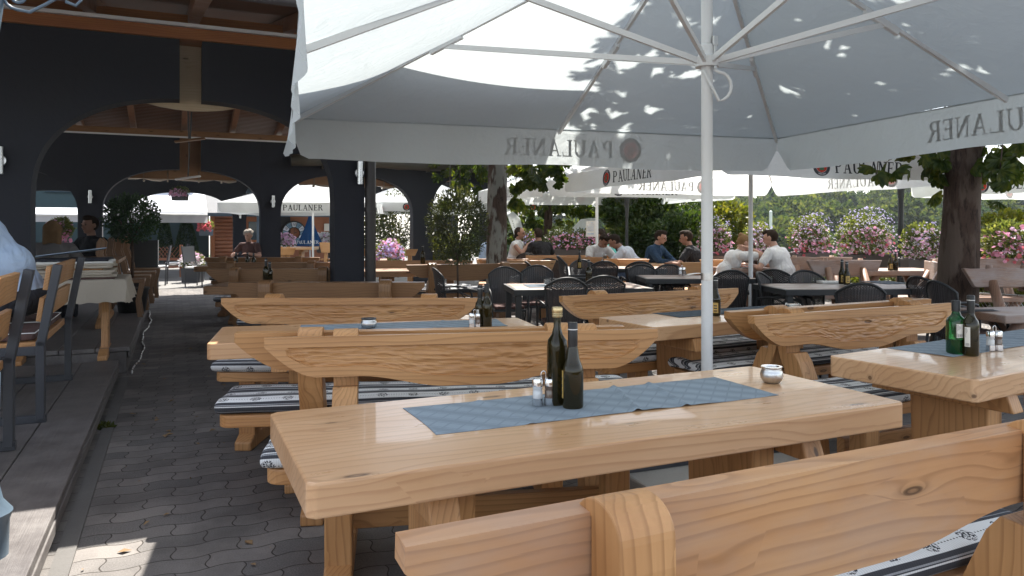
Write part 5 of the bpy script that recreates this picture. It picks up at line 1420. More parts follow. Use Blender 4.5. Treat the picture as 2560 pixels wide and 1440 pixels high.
def person(label, p, deg, seat=.47, lean=18, top='c_white', legs='c_jean', skin='skin', hair='hair_dark', hairstyle='short', hands=None, head=(0, 0), fat=1.0, sleeves='short', curve=0, vox=.010, face=True, side=0, poles=None, scale=1.0, feet=(.42, .42)):
    """local frame: +y is forward, origin on the floor under the hips; deg turns it"""
    t = thing('person', label, 'person', p, radians(deg)); t.scale = (scale,)*3
    V = Vector; hp = V((0, 0, seat+.10)); la = radians(lean); lc = radians(lean+curve)
    up1 = V((side, sin(la), cos(la))).normalized(); up2 = V((side, sin(lc), cos(lc))).normalized()
    waist = hp+up1*.17; chest = waist+up2*.20; neck0 = chest+up2*.155; F = fat
    shr = chest+up2*.105; shL, shR = shr+V((-.185, 0, 0)), shr+V((.185, 0, 0))
    hpz = radians(head[0]); hyw = radians(head[1])
    hd_up = V((0, sin(lc*.35+hpz), cos(lc*.35+hpz))); hfwd = V((-sin(hyw)*cos(hpz+lc*.35), cos(hyw)*cos(hpz+lc*.35), -sin(hpz+lc*.35)))
    hup = (hd_up-hfwd*hd_up.dot(hfwd)).normalized(); hrt = hfwd.cross(hup)
    RM = Matrix((hrt, hfwd, hup)).transposed()
    neck1 = neck0+(up2*.4+hup*.6)*.075; hc = neck1+hup*.095+hfwd*.018
    H = hands or ((-.16, .40, .80), (.16, .40, .80)); hz = [V(h) for h in H]
    body = MB()
    ellips(body, hp, (.165*F, .125*F, .13)); ellips(body, waist, (.145*F, .115*F, .14)); ellips(body, chest, (.165*F**.6, .115*F**.7, .16)); capsule(body, shL+V((.03,0,0)), shR-V((.03,0,0)), .06, .06)
    capsule(body, neck0-up2*.03, neck1, .058, .052)
    ellips(body, hc+hup*.018-hfwd*.006, (.076, .096, .098), RM); ellips(body, hc-hup*.045+hfwd*.022, (.056, .064, .062), RM)
    ellips(body, hc-hup*.085+hfwd*.06, (.026, .022, .02), RM)                     # chin
    capsule(body, hc+hup*.012+hfwd*.088, hc-hup*.022+hfwd*.108, .008, .0135, 8)     # nose
    ellips(body, hc+hup*.022+hfwd*.086, (.05, .014, .012), RM)                     # brow
    ellips(body, hc-hup*.05+hfwd*.092, (.024, .012, .010), RM)                     # lips
    for s in (-1, 1): ellips(body, hc+hrt*s*.077-hup*.005-hfwd*.008, (.012, .02, .032), RM)
    arms = []
    for i, (sh, h) in enumerate(((shL, hz[0]), (shR, hz[1]))):
        s = -1 if i == 0 else 1
        pole = V(poles[i]) if poles else V((s*.9, -.15, -.8))
        el, wr = ik(sh, h, .285, .25, pole); arms.append((sh, el, wr))
        capsule(body, sh, el, .052, .041); capsule(body, el, wr, .042, .028)
        fd = (wr-el).normalized(); fd = (fd+V((-s*.15, 0, -.10 if fd.z > -.3 else 0))).normalized()
        hand(body, wr, fd, V((0, 0, 1)) if abs(fd.z) < .8 else V((0, -1, 0)), -s, 1.0, .6)
    knees = []
    for s in (-1, 1):
        h0 = hp+V((s*.10, .03, -.03)); kn = V((s*.13, feet[0]+.03, seat+.03)); an = V((s*.13, feet[1], .09))
        capsule(body, h0, kn, .085*F**.5, .058); capsule(body, kn, an, .056, .038); capsule(body, an, an+V((0, .13, -.045)), .035, .03); knees.append((h0, kn, an))
    fuse(body, 'body', M[skin], t, vox, 2)
    # top
    sh_ = MB(); k = 1.0
    ellips(sh_, hp+V((0,0,.03)), (.17*F, .13*F, .12)); ellips(sh_, waist, (.165*F, .135*F, .155)); ellips(sh_, chest, (.182*F**.6, .132*F**.7, .172)); capsule(sh_, shL+V((.02,0,.0)), shR-V((.02,0,0)), .072, .072)
    capsule(sh_, neck0-up2*.04, neck0+up2*.005, .082, .066)
    for sh, el, wr in arms:
        if sleeves == 'short': e2 = sh.lerp(el, .62); capsule(sh_, sh, e2, .070, .063)
        elif sleeves == 'long': capsule(sh_, sh, el, .068, .056); capsule(sh_, el, el.lerp(wr, .93), .056, .042)
        else: capsule(sh_, sh, sh.lerp(el, .12), .06, .055)
    capsule(sh_, hp+V((0,0,.02)), chest, .135*F, .135*F)
    fuse(sh_, 'shirt', M[top], t, vox*1.3, 2)
    tr = MB(); ellips(tr, hp-V((0,0,.02)), (.185*F, .15*F, .12))
    for h0, kn, an in knees: capsule(tr, h0, kn, .10*F**.5, .075); capsule(tr, kn, an+V((0,0,.03)), .073, .055)
    fuse(tr, 'trousers', M[legs], t, vox*1.5, 1)
    for h0, kn, an in knees:
        so = MB(); capsule(so, an+V((0,-.03,-.045)), an+V((0,.14,-.05)), .042, .038); fuse(so, 'shoe', M['c_dark'], t, .014, 1)
    # hair
    hr = MB()
    ellips(hr, hc+hup*.022-hfwd*.026, (.084, .094, .100), RM)
    if hairstyle in ('short', 'fade'):
        ellips(hr, hc+hup*.085+hfwd*.02, (.062, .07, .036), RM)
        if hairstyle == 'fade': ellips(hr, hc+hup*.095+hfwd*.026, (.060, .066, .036), RM)
    if hairstyle == 'bun': ellips(hr, hc+hup*.085-hfwd*.085, (.04, .04, .042), RM); capsule(hr, hc+hup*.06-hfwd*.06, hc-hup*.02-hfwd*.07, .05, .05)
    if hairstyle == 'long':
        for s in (-1, 0, 1): capsule(hr, hc+hup*.03-hfwd*.035+hrt*s*.045, hc-hup*.20-hfwd*.075+hrt*s*.05, .055, .05)
        capsule(hr, hc-hup*.2-hfwd*.07, hc-hup*.34-hfwd*.05+hrt*.10, .055, .02)
    if hairstyle == 'curly':
        for i in range(30):
            a, b = rnd.uniform(0, 2*pi), rnd.uniform(-.1, 1.3); v = V((cos(a)*cos(b)*.095, sin(a)*cos(b)*.10-.02, sin(b)*.10+.03)); ellips(hr, hc+RM @ v, (.03, .03, .03), None, 8, 6)
    if hairstyle == 'ponyback': capsule(hr, hc+hup*.03-hfwd*.05, hc-hup*.06-hfwd*.075, .05, .045)
    ho = fuse(hr, 'hair', M[hair], t, vox, 1)
    if face:
        for s in (-1, 1):
            e = MB(); ellips(e, hc+hup*.008+hfwd*.0865+hrt*s*.032, (.013, .008, .0065), RM, 8, 6); e.build('eye', M['hair_dark'], t, smooth=True)
            e = MB(); ellips(e, hc+hup*.030+hfwd*.094+hrt*s*.032, (.019, .006, .004), RM, 8, 6); e.build('eyebrow', M[hair if hair != 'hair_blond' else 'hair_dark'], t, smooth=True)
        e = MB(); ellips(e, hc-hup*.05+hfwd*.1015, (.022, .004, .003), RM, 8, 6); e.build('mouth', M['c_brown'], t, smooth=True)
    return t
person('woman in white tee with hair in a bun, hand raised to her chin', R(1800, 10.85), -82, fat=.88, lean=24, curve=14, hair='hair_blond', hairstyle='bun', hands=((.0-.14, .44, .80), (.16, .34, 1.06)), head=(8, -6), legs='c_dark', seat=.44, poles=((-1,-.1,-.6), (.6,.4,-1)), side=.0)
person('man in white tee seen from behind at the rustic table opposite the woman', R(1968, 10.55), 42, lean=14, curve=10, fat=1.15, legs='c_dark', hairstyle='fade', head=(8, 18), hands=((-.2, .42, .80), (.12, .44, .80)), seat=.45)
person('man in dark blue patterned shirt with hands joined on the pine table', R(1618, 12.7, -.03), -128, lean=16, curve=6, top='c_pat', sleeves='long', hairstyle='fade', head=(10, 8), hands=((-.04, .52, .80), (.05, .52, .80)), legs='c_jean', seat=.47, poles=((-1,-.3,-.4), (1,-.3,-.4)))
person('man in black tee seen from behind, elbow on the pine table', R(1752, 11.9, -.02), 62, lean=14, curve=8, top='c_black', hairstyle='fade', hands=((-.2, .46, .80), (.1, .44, .81)), legs='c_dark', skin='skin_dark', head=(6, 10), seat=.45)
person('man in white tee bending low over the table with arms folded forward', R(1476, 13.0), -150, lean=20, curve=16, hairstyle='fade', head=(34, 0), hands=((-.02, .46, .80), (.1, .5, .80)), legs='c_jean', seat=.47, skin='skin_dark', poles=((-1,0,-.3), (1,0,-.3)))
person('man in white long-sleeved shirt leaning far forward beside the slim lamp post', R(1600, 12.4), 78, lean=27, curve=14, top='c_shirt', sleeves='long', hairstyle='fade', head=(20, 0), hands=((-.12, .66, .80), (.14, .62, .80)), legs='c_jean', seat=.47, skin='skin_dark')
person('person in teal top half hidden behind the man in the white shirt', R(1541, 14.2), 60, lean=22, curve=12, top='c_teal', hairstyle='short', hands=((-.16, .42, .80), (.16, .42, .80)), seat=.5, skin='skin_dark')
person('woman in pale sleeveless top with arm bent up at the far left table', R(1280, 14.6), -110, lean=14, top='c_white', sleeves='none', hairstyle='ponyback', hands=((-.1, .42, .82), (.12, .36, 1.02)), seat=.47, skin='skin_dark')
person('man in black tee with shaved head seen from behind at the far left table', R(1362, 14.3), 30, lean=16, curve=8, fat=1.15, top='c_black', hairstyle='fade', hands=((-.2, .42, .80), (.2, .42, .80)), legs='c_dark', skin='skin_dark', seat=.47)
person('person in blue half hidden behind the patchy trunk', R(1207, 14.8), -60, lean=14, top='c_blue', hairstyle='short', seat=.42)
person('grey-haired curly guest seen through the pavilion arch', R(628, 16.5), 170, lean=10, top='c_brown', hair='hair_grey', hairstyle='curly', seat=.40)
person('man in pale blue tee hunched on the deck bench at the left edge', Vector((-3.30, 4.98, .156)), 112, lean=20, curve=20, top='c_blue', fat=1.08, legs='c_dark', hairstyle='fade', head=(14, 0), hands=((-.22, .52, .82), (.22, .46, .82)), seat=.56, scale=1.10, vox=.009, feet=(.40, .30))
person('woman with long blond hair and grey knit top seen from behind, in the shade', R(128, 8.7, .14), 28, lean=12, curve=8, top='c_grey', sleeves='long', hair='hair_blond', hairstyle='long', seat=.40, legs='c_dark')
person('short-haired man in black facing the camera in deep shade inside', R(238, 9.6, .16), 160, lean=6, top='c_black', sleeves='long', hairstyle='fade', seat=.42, skin='skin_dark', legs='c_dark')
# ================================================================== vegetation
def rvec(r=rnd):
    while True:
        v = Vector((r.uniform(-1,1), r.uniform(-1,1), r.uniform(-1,1)))
        if .05 < v.length < 1: return v.normalized()
def leaf(mb, p, d, up, L, w):
    """folded pointed leaf"""
    s = d.cross(up)
    if s.length < 1e-3: s = d.cross(Vector((1,0,0)))
    s.normalize(); n = s.cross(d)
    b = len(mb.v)
    mb.v += [tuple(p), tuple(p+d*L*.55+s*w/2+n*w*.10), tuple(p+d*L-n*L*.08), tuple(p+d*L*.55-s*w/2+n*w*.10)]
    mb.f += [(b, b+1, b+2), (b, b+2, b+3)]
def palmate(mb, p, out, L, r=rnd, n=6):
    """drooping chestnut leaf: leaflets radiating from the stalk end"""
    down = (Vector((0,0,-1))*r.uniform(.25, .9)+out*.6).normalized(); side = down.cross(rvec(r)).normalized(); nn = side.cross(down)
    for i in range(n):
        a = (-.5+i/(n-1))*2.7; d = (down*cos(a)+side*sin(a)-Vector((0,0,.25))).normalized()
        l = L*(1-.28*abs(a)/1.35); w = l*.42
        s = d.cross(nn).normalized(); b = len(mb.v); dr = nn*l*.06
        mb.v += [tuple(p), tuple(p+d*l*.62+s*w*.5+dr), tuple(p+d*l*.84+s*w*.42), tuple(p+d*l-nn*l*.10), tuple(p+d*l*.84-s*w*.42), tuple(p+d*l*.62-s*w*.5+dr), tuple(p+d*l*.6-dr)]
        mb.f += [(b, b+1, b+6), (b+1, b+2, b+6), (b+2, b+3, b+6), (b+6, b+3, b+4), (b+6, b+4, b+5), (b, b+6, b+5)]
def crown_pts(c, r, n, rr, shell=.35, zmin=None, gaps=True):
    out = []
    while len(out) < n:
        v = rvec(rr)*(shell+(1-shell)*rr.random()**.6)
        p = Vector((c[0]+v.x*r[0], c[1]+v.y*r[1], c[2]+v.z*r[2]))
        if gaps and max(r) > .9 and noise.noise(p*.55+Vector((n*.01, 0, 0))) < -.22: continue
        if zmin is not None and p.z < zmin: continue
        out.append((p, v.normalized()))
    return out
def trunkmesh(pts, rads, rough=.06, n=18, seed=0):
    mb = MB(); P = []; Rr = []
    m = 5*(len(pts)-1)
    for i in range(m+1):
        f = i/m*(len(pts)-1); k = min(int(f), len(pts)-2); q = f-k
        P.append(Vector(pts[k]).lerp(Vector(pts[k+1]), q)); Rr.append(rads[k]*(1-q)+rads[k+1]*q)
    mb.tube(P, Rr, n)
    for i, v in enumerate(mb.v[:(m+1)*n]):
        ring = i//n; c = P[ring]; d = Vector(v)-c; a = atan2(d.y, d.x)
        f = 1+rough*(noise.noise(Vector((cos(a)*2.2, sin(a)*2.2, c.z*1.5+seed)))+.6*noise.noise(Vector((cos(a)*6, sin(a)*6, c.z*2+seed))))
        mb.v[i] = tuple(c+d*f)
    return mb
# --- big chestnut at right
CT = Vector((4.72, 7.85, 0))
bt = thing('tree', 'big dark chestnut trunk at right with palmate leaves hanging beside it', 'tree', CT)
tm = trunkmesh([(-.06,0,-.05), (-.02,0,.5), (.02,0,1.5), (.07,0,2.6), (.1,.1,3.6)], [.26, .195, .175, .165, .14], .09, 26)
for a, r in ((.4, 2.7), (2.1, 2.9), (3.6, 2.6), (5.0, 3.0), (2.8, 3.4)):
    tm.tube([(.1,.1,3.2), (.1+.4*cos(a), .1+.4*sin(a), 3.9), (.1+r*.6*cos(a), .1+r*.6*sin(a), 4.8), (.1+r*cos(a), .1+r*sin(a), 5.4)], [.10,.08,.05,.02], 8)
tm.build('trunk', M['bark'], bt, smooth=True)
cm = MB(); rr = random.Random(3)
for p, v in crown_pts((.25, -.15, 5.5), (4.2, 3.9, 2.2), 10000, rr, .1, 3.3, False): palmate(cm, p, v, rr.uniform(.20, .29), rr, 5)
tw = MB()
def hang(px, py, d, n, sp, L=.17):
    c = Vector(R(px, d, EYE+(HOR-py)*d/FPX))-CT
    tw.tube([c+Vector((.3,.2,1.5)), c+Vector((.05,0,.5)), c], [.016,.01,.004], 5)
    for i in range(n):
        q = c+Vector((rr.gauss(0, sp), rr.gauss(0, sp*.8), rr.gauss(0, sp*.7))); palmate(cm, q, Vector((rr.uniform(-1,1), rr.uniform(-1,.3), .1)).normalized(), rr.uniform(.8, 1.15)*L, rr, 6)
for px, py, d, n, sp in ((2185, 395, 7.6, 4, .10), (2255, 398, 7.4, 7, .12), (2315, 398, 7.7, 7, .12), (2192, 440, 7.2, 1, .02), (2300, 365, 8.2, 12, .22), (2345, 430, 8.0, 5, .12), (2460, 400, 7.9, 16, .22), (2500, 370, 7.4, 14, .22), (2540, 400, 7.8, 12, .2), (2500, 430, 7.0, 4, .1), (2450, 440, 8.2, 6, .14), (2550, 340, 7.6, 10, .2), (2400, 380, 8.6, 8, .3)):
    hang(px, py-4, d, n, sp)
cm.build('crown', M['chestnut'], bt, fix=False); tw.build('twig', M['bark'], bt)
# single dark leaf caught at the parasol corner
lm = MB(); lp = R(1979, 6.55, EYE+(HOR-398)*6.55/FPX); leaf(lm, Vector((0,0,.05)), Vector((.15,-.2,-1)).normalized(), Vector((0,1,0)), .13, .065); o = lm.build('leaf', M['chestnut'], None, fix=False); o.location = lp; tag(o, 'single dark leaf hanging at the parasol corner seam', 'leaf')
# --- patchy trunk, middle
PT = Vector((-.22, 10.9, 0))
pt = thing('tree', 'tree with patchy lichen-marked trunk in the middle beside the arcade', 'tree', PT)
tm = trunkmesh([(.0,0,-.05), (-.01,0,.6), (.0,0,1.4), (.01,0,2.3), (.0,.05,3.6)], [.19, .148, .145, .135, .11], .10, 24, 5)
for a, r in ((.2, 2.2), (1.7, 2.0), (3.0, 1.6), (4.6, 1.8)):
    tm.tube([(0,.05,3.0), (.4*cos(a), .4*sin(a), 3.6), (r*cos(a), r*sin(a), 4.5)], [.08,.06,.02], 8)
tm.build('trunk', M['bark2'], pt, smooth=True)
cm = MB(); rr = random.Random(11)
for p, v in crown_pts((.9, .6, 4.6), (2.6, 2.6, 1.6), 1300, rr, .25, 2.75): palmate(cm, p, v, rr.uniform(.13, .19), rr, 5)
tw = MB()
def hang2(base, px, py, d, n, sp, L=.16):
    c = Vector(R(px, d, EYE+(HOR-py)*d/FPX))-base
    tw.tube([c+Vector((.1,.2,1.3)), c+Vector((.0,0,.4)), c], [.012,.008,.003], 5)
    for i in range(n):
        q = c+Vector((rr.gauss(0, sp), rr.gauss(0, sp), rr.gauss(0, sp*.8))); palmate(cm, q, Vector((rr.uniform(-1,1), rr.uniform(-1,.3), .1)).normalized(), rr.uniform(.8, 1.2)*L, rr, 6)
for a in ((1312, 425, 10.2, 10, .10), (1300, 460, 10.3, 5, .06), (1330, 440, 10.0, 5, .08), (1350, 412, 10.4, 12, .16), (1385, 415, 10.2, 12, .14), (1340, 440, 10.4, 5, .07), (1150, 478, 10.0, 4, .07), (1125, 500, 9.9, 3, .05), (1290, 500, 10.5, 3, .05)): hang2(PT, *a)
cm.build('crown', M['chestnut'], pt, fix=False); tw.build('twig', M['bark2'], pt)
# --- generic leafy things
def bushmesh(c, r, n, L, w, rr, shell=.4, up=.3):
    mb = MB()
    for p, v in crown_pts(c, r, n, rr, shell):
        d = (v*.7+rvec(rr)*.8+Vector((0,0,up))).normalized(); leaf(mb, p, d, rvec(rr), L*rr.uniform(.7, 1.25), w*rr.uniform(.8, 1.2))
    return mb
def small_tree(label, c, r, crown_z, stem_r, n, L, w, mat, bk='bark', pot=None, name='small_tree', seed=1, multi=1, lean=0):
    rr = random.Random(seed); t = thing(name, label, 'tree', (c[0], c[1], 0))
    base = pot[1] if pot else 0
    st = MB()
    for m in range(multi):
        ox = (m-(multi-1)/2)*.25
        st.tube([(ox*.3,0,base), (ox+.01,0,(base+crown_z-r[2])*.5+.1), (ox+lean,0,crown_z-r[2]*.7)], [stem_r, stem_r*.85, stem_r*.75], 10)
        for k in range(6):
            a = k*1.05+seed; st.tube([(ox+lean,0,crown_z-r[2]*.85), (ox+lean+.35*r[0]*cos(a), .35*r[1]*sin(a), crown_z-.3*r[2]), (ox+lean+.75*r[0]*cos(a), .75*r[1]*sin(a), crown_z+.25*r[2])], [stem_r*.6, stem_r*.35, .003], 6)
    st.build('trunk', M[bk], t, smooth=True)
    bushmesh((lean,0,crown_z), r, n, L, w, rr).build('crown', M[mat], t, fix=False)
    if pot:
        MB().lathe([(pot[0]*.75,0), (pot[0]*.8,.01), (pot[0],pot[1]*.92), (pot[0]*1.06,pot[1]*.92), (pot[0]*1.06,pot[1]), (pot[0]*.9,pot[1])], (0,0,0), 20).build('pot', M['black'], t, auto=40)
    return t
small_tree('slim-stemmed little tree with loose round crown in front of the patchy trunk', R(1143, 9.6), (.40, .40, .50), 1.36, .016, 4200, .055, .02, 'olive', seed=2)

st_ = small_tree('dense round shrub in black pot on the inner deck', R(330, 9.7, 0), (.34, .34, .32), 1.22, .02, 3200, .05, .022, 'thuja', pot=(.2, .32), seed=3); st_.location.z = .24
small_tree('loose grey-green tree seen through the arch right of the drainpipe', R(995, 20.5), (.62, .6, 1.0), 1.45, .03, 2600, .10, .03, 'olive', seed=4)
small_tree('yellow-green shrub seen through the arch beside the drainpipe', R(950, 21.5), (.7, .6, .9), 1.0, .03, 1500, .12, .07, 'shrub', seed=5)
small_tree('yellow-green shrub low behind the slim-stemmed little tree', R(1110, 19.5), (.8, .6, .45), .75, .03, 1300, .12, .07, 'shrub', seed=6)
# tree 3: behind the left far table
T3c = Vector(R(1369, 17.0))
t3 = thing('tree', 'brown chestnut trunk behind the man with shaved head', 'tree', T3c)
trunkmesh([(0,0,-.3), (0,0,.8), (.02,0,1.9), (0,0,3.2)], [.13,.10,.09,.08], .06, 16, 9).build('trunk', M['bark'], t3, smooth=True)
cm = MB(); rr = random.Random(21)
for p, v in crown_pts((0, .5, 3.2), (2.8, 1.8, 1.5), 1000, rr, .3): palmate(cm, p, v, rr.uniform(.18, .26), rr, 5)
for px, py, sx, sz, n in ((1300, 545, .35, .12, 30), (1330, 590, .25, .28, 60), (1388, 580, .12, .2, 16), (1500, 522, .5, .06, 40), (1400, 522, .5, .08, 40), (1290, 585, .12, .1, 14)):
    c = Vector(R(px, 17.6, EYE+(HOR-py)*17.6/FPX))-T3c
    for i in range(n): palmate(cm, c+Vector((rr.gauss(0, sx), rr.gauss(0, .3), rr.gauss(0, sz))), rvec(rr), .19, rr, 6)
cm.build('crown', M['chestnut'], t3, fix=False)
# broad leafy shrubs behind the pine tables (with two slim trunks)
for px, d, lab, tr, rad, cz, nn, mt in ((1603, 15.6, 'leafy tree with straight slim trunk behind the patterned-shirt man', .045, (.85, .8, .5), 1.70, 2400, 'hedge'), (1656, 15.9, 'leafy tree with a second slim trunk above the patterned-shirt man', .042, (1.2, .9, .55), 1.62, 2400, 'hedge')):
    small_tree(lab, R(px, d+.3), rad, cz, tr, nn, .13, .075, mt, 'bark3', seed=int(px))
def shrub(label, px, py, d, r, n, L=.12, w=.07, mat='hedge', seed=0, name='shrub'):
    t = thing(name, label, 'shrub', R(px, d)); z = EYE+(HOR-py)*d/FPX; rr = random.Random(seed+px)
    st = MB()
    for k in range(5): a = k*1.3; st.tube([(.05*cos(a), .05*sin(a), -.3), (.4*r[0]*cos(a), .4*r[1]*sin(a), z), ], [.02, .008], 6)
    st.build('stem', M['bark'], t); bushmesh((0,0,z), r, n, L, w, rr, .3).build('foliage', M[mat], t, fix=False); return t
shrub('dark green leafy bush behind the black-tee man', 1720, 600, 14.6, (.8, .5, .55), 2600)
shrub('dark leafy bush between the lamp post and the slim trunks', 1600, 592, 15.4, (.6, .5, .4), 1500)
shrub('sunlit yellow-green leafy bush just right of the foreground parasol pole', 1812, 560, 15.2, (.55, .5, .50), 1500, mat='shrub')
shrub('pale sunlit yellow-green bush left of the slim lamp post', 1560, 567, 18.5, (.42, .4, .22), 500, mat='shrub', seed=4)
shrub('bushy yellow-green shrub above the flower box at the right edge', 2530, 595, 11.6, (.62, .6, .42), 2400, .09, .06, 'shrub')
shrub('low leafy hedge clump behind the fence at right', 2480, 720, 11.5, (.8, .4, .55), 2200, .09, .06, 'shrub', seed=2)
shrub('low leafy hedge clump seen under the rustic table', 2230, 700, 13.6, (1.2, .4, .45), 2000, .09, .06, 'shrub', seed=3)
shrub('low leafy hedge clump behind the rustic benches left of the lantern post', 2060, 700, 14.2, (1.2, .4, .4), 1600, .09, .06, 'shrub', seed=5)
# --- flower boxes
def flowerbox(label, px, d, w, z0, hb_, hf, mix, n=900, seed=0, box=True, deg=0, boxmat='planter', group='flower boxes along the terrace fence', zg=None):
    rr = random.Random(seed); t = thing('flower_box', label, 'flower box', R(px, d), radians(deg), group)
    hanging = 'hanging' in group
    if box:
        bm_ = MB(); bm_.prism([(-w*.36,z0), (w*.36,z0), (w*.40,z0+hb_), (-w*.40,z0+hb_)], -.14, .14, 'xz'); bm_.build('box', M[boxmat], t, bevel=.01)
        MB().box((0,0,z0+hb_-.004), (w*.74,.24,.02)).build('soil', M['soil'], t)
        if hanging:
            for sx in (-1, 1): MB().tube([(sx*w*.33,0,z0+hb_), (0,0,z0+hb_+.5)], .006, 4).build('chain', M['iron'], t)
        elif z0 > .3:
            MB().box((0,.05,z0/2-.01), (.08,.08,z0)).build('support', M['planter'], t)
    zc = z0+hb_+hf*.42
    mb = bushmesh((0,0,zc), (w*.46, .22, hf*.52), int(n*1.6), .075, .03, rr, .3); mb.build('foliage', M['flowerleaf'], t, fix=False)
    for mat, frac, size, zlo, zhi in mix:
        fm = MB()
        for i in range(int(n*frac*.8)):
            a = rr.uniform(0, 2*pi); rad = sqrt(rr.random())
            x = w*.50*rad*cos(a); zz = rr.uniform(zlo, zhi); prof = sqrt(max(0, 1-(x/(w*.56))**2))
            p = Vector((x, -.25*rr.random()**.5*prof-.0+.3*(rr.random()-.5), z0+hb_-.05+hf*zz*(.35+.65*prof)))
            nrm = (Vector((x*.8, -1, .5+zz))).normalized(); nrm = (nrm+rvec(rr)*.6).normalized()
            s = nrm.cross(Vector((0,0,1))).normalized(); u = s.cross(nrm); b = len(fm.v); r_ = size*rr.uniform(.7, 1.25)
            fm.v.append(tuple(p-nrm*r_*.3))
            for k in range(5): q = 2*pi*k/5+a; fm.v.append(tuple(p+(s*cos(q)+u*sin(q))*r_))
            fm.f += [(b, b+1+k, b+1+(k+1) % 5) for k in range(5)]
        fm.build('blossom', M[mat], t, fix=False)['kind'] = 'stuff'
    return t
PK = [('pink', .10, .026, .05, .75), ('palepink', .10, .022, .1, .85), ('whitep', .28, .012, .1, .9), ('lilac', .2, .014, .6, 1.15), ('red', .03, .026, .0, .4)]
PW = [('palepink', .2, .024, .1, .9), ('whitep', .3, .014, .1, .9), ('lilac', .10, .018, .4, 1.1), ('pink', .04, .027, 0, .5)]
flowerbox('flower box with pink petunias and lilac tops behind the man in white tee', 2022, 12.3, .72, .72, .22, .62, PK, 1000, 1)
flowerbox('widest flower box with coral pink and lilac blooms, left of the lantern post', 2160, 12.6, .98, .68, .22, .72, [('pink', .08, .028, .05, .7), ('red', .035, .027, .0, .5), ('palepink', .10, .022, .1, .7), ('whitep', .32, .012, .1, .9), ('lilac', .26, .014, .65, 1.2)], 1300, 2)
flowerbox('flower box with white and pale pink blooms right of the lantern post', 2305, 11.9, .72, .55, .30, .60, PW, 1000, 3)
flowerbox('flower box with bright pink petunias hanging at the right edge', 2520, 9.8, .72, .72, .22, .52, [('pink', .11, .032, .0, .9), ('red', .03, .03, .0, .4), ('whitep', .2, .012, .2, .8), ('palepink', .05, .025, .2, .9)], 900, 4)
flowerbox('flower box with pale pink blooms between the couple in white tees', 1893, 12.8, .5, .74, .22, .5, PW, 700, 5)
flowerbox('flower box with pink and lilac blooms right of the foreground pole', 1785, 13.4, .62, .72, .2, .62, PK, 900, 6)
flowerbox('dark flower trough with magenta blooms between the two far tables', 1440, 15.4, 1.2, .72, .2, .42, [('pink', .25, .025, .1, .9), ('lilac', .1, .02, .3, 1)], 900, 7)
flowerbox('dark trough with white starry blooms behind the shaved-head man', 1400, 15.8, .7, .74, .2, .45, [('whitep', .3, .014, .4, 1)], 700, 8)
flowerbox('trough with mauve blooms between the woman and the shaved-head man', 1318, 16.2, .5, .74, .2, .4, [('lilac', .25, .022, .2, 1), ('pink', .1, .025, .1, .8)], 500, 9)
flowerbox('trough with small pink blooms behind the bending man', 1512, 15.6, .7, .74, .2, .4, [('pink', .2, .025, .1, .9), ('palepink', .1, .02, .1, .9)], 600, 10)
flowerbox('pot of mauve and pink hydrangeas right of the drainpipe', 977, 15.2, .62, .42, .22, .5, [('lilac', .3, .03, .3, 1.0), ('pink', .25, .03, .3, 1.0), ('palepink', .1, .03, .5, 1.1)], 500, 11)
flowerbox('tall planter with white and pink blooms at the sunny end of the walkway', 482, 18.6, .62, .0, .36, .42, [('whitep', .3, .03, .3, 1), ('palepink', .15, .03, .6, 1.1)], 700, 12, boxmat='steel_dark', group='planters by the cabin')
flowerbox('trough with pink and white blooms below the cabin clock', 700, 25.0, 1.1, .55, .2, .5, [('palepink', .4, .05, .3, 1.1), ('whitep', .2, .03, .1, .8)], 600, 13, group='planters by the cabin')
flowerbox('trough with pale blooms right of the folded blue parasol', 822, 25.0, 1.0, .55, .2, .5, [('whitep', .4, .05, .3, 1.1), ('palepink', .15, .04, .3, 1)], 600, 14, group='planters by the cabin')
flowerbox('big pink flower cascade outside the left window', 154, 13.4, .34, 1.16, .02, .36, [('pink', .7, .03, -.9, .9), ('palepink', .2, .03, -.3, 1)], 500, 15, box=False, group='hanging flowers')
flowerbox('hanging basket of red and pale blooms under the far arch', 450, 23.0, .55, 2.22, .18, .25, [('palepink', .2, .04, .0, .9), ('pink', .08, .04, 0, .9)], 500, 16, boxmat='black', group='hanging flowers')
flowerbox('hanging basket of coral red blooms at the cabin corner', 515, 27.5, .55, 1.1, .22, .4, [('red', .35, .05, .0, 1)], 400, 17, boxmat='iron_blue', group='hanging flowers')
# --- terrace fence at the right
def fence(label, pa, pb, z0, z1, nb=3):
    pa, pb = Vector(pa), Vector(pb); t = thing('fence', label, 'fence', pa); v = pb-pa; L = v.length
    for i in range(nb):
        z = z0+(z1-z0)*(i+.5)/nb; MB().bar(Vector((0,0,z)), v+Vector((0,0,z)), .03, (z1-z0)/nb-.02).build('rail_board', M['logwood'], t)
    for i in range(int(L/1.6)+1): q = v*(i*1.6/L); MB().bar(q+Vector((0,.05,-.3)), q+Vector((0,.05,z1+.04)), .07, .07).build('post', M['logwood_z'], t)
    return t
fence('dark board fence behind the rustic benches carrying the flower boxes', R(1760, 13.2), R(2420, 12.3), .50, .86)
fence('dark board fence below the flower box at the right edge', R(2430, 11.0), R(2760, 9.6), .48, .84)
t = thing('fence', 'wire mesh fence seen below the rustic bench at the right edge', 'fence', R(2430, 9.6)); mb = MB(); v = Vector(R(2760, 8.6))-Vector(R(2430, 9.6))
for i in range(30):
    for s in (-1, 1):
        a, b = i/30, min(max((i+s*6)/30, 0), 1); mb.tube([v*a+Vector((0,0,.0)), v*b+Vector((0,0,.48*abs(b-a)*5))], .0022, 4)
mb.build('wire_mesh', M['steel'], t); MB().tube([Vector((0,0,.5)), v+Vector((0,0,.5))], .012, 6).build('rail', M['steel'], t)
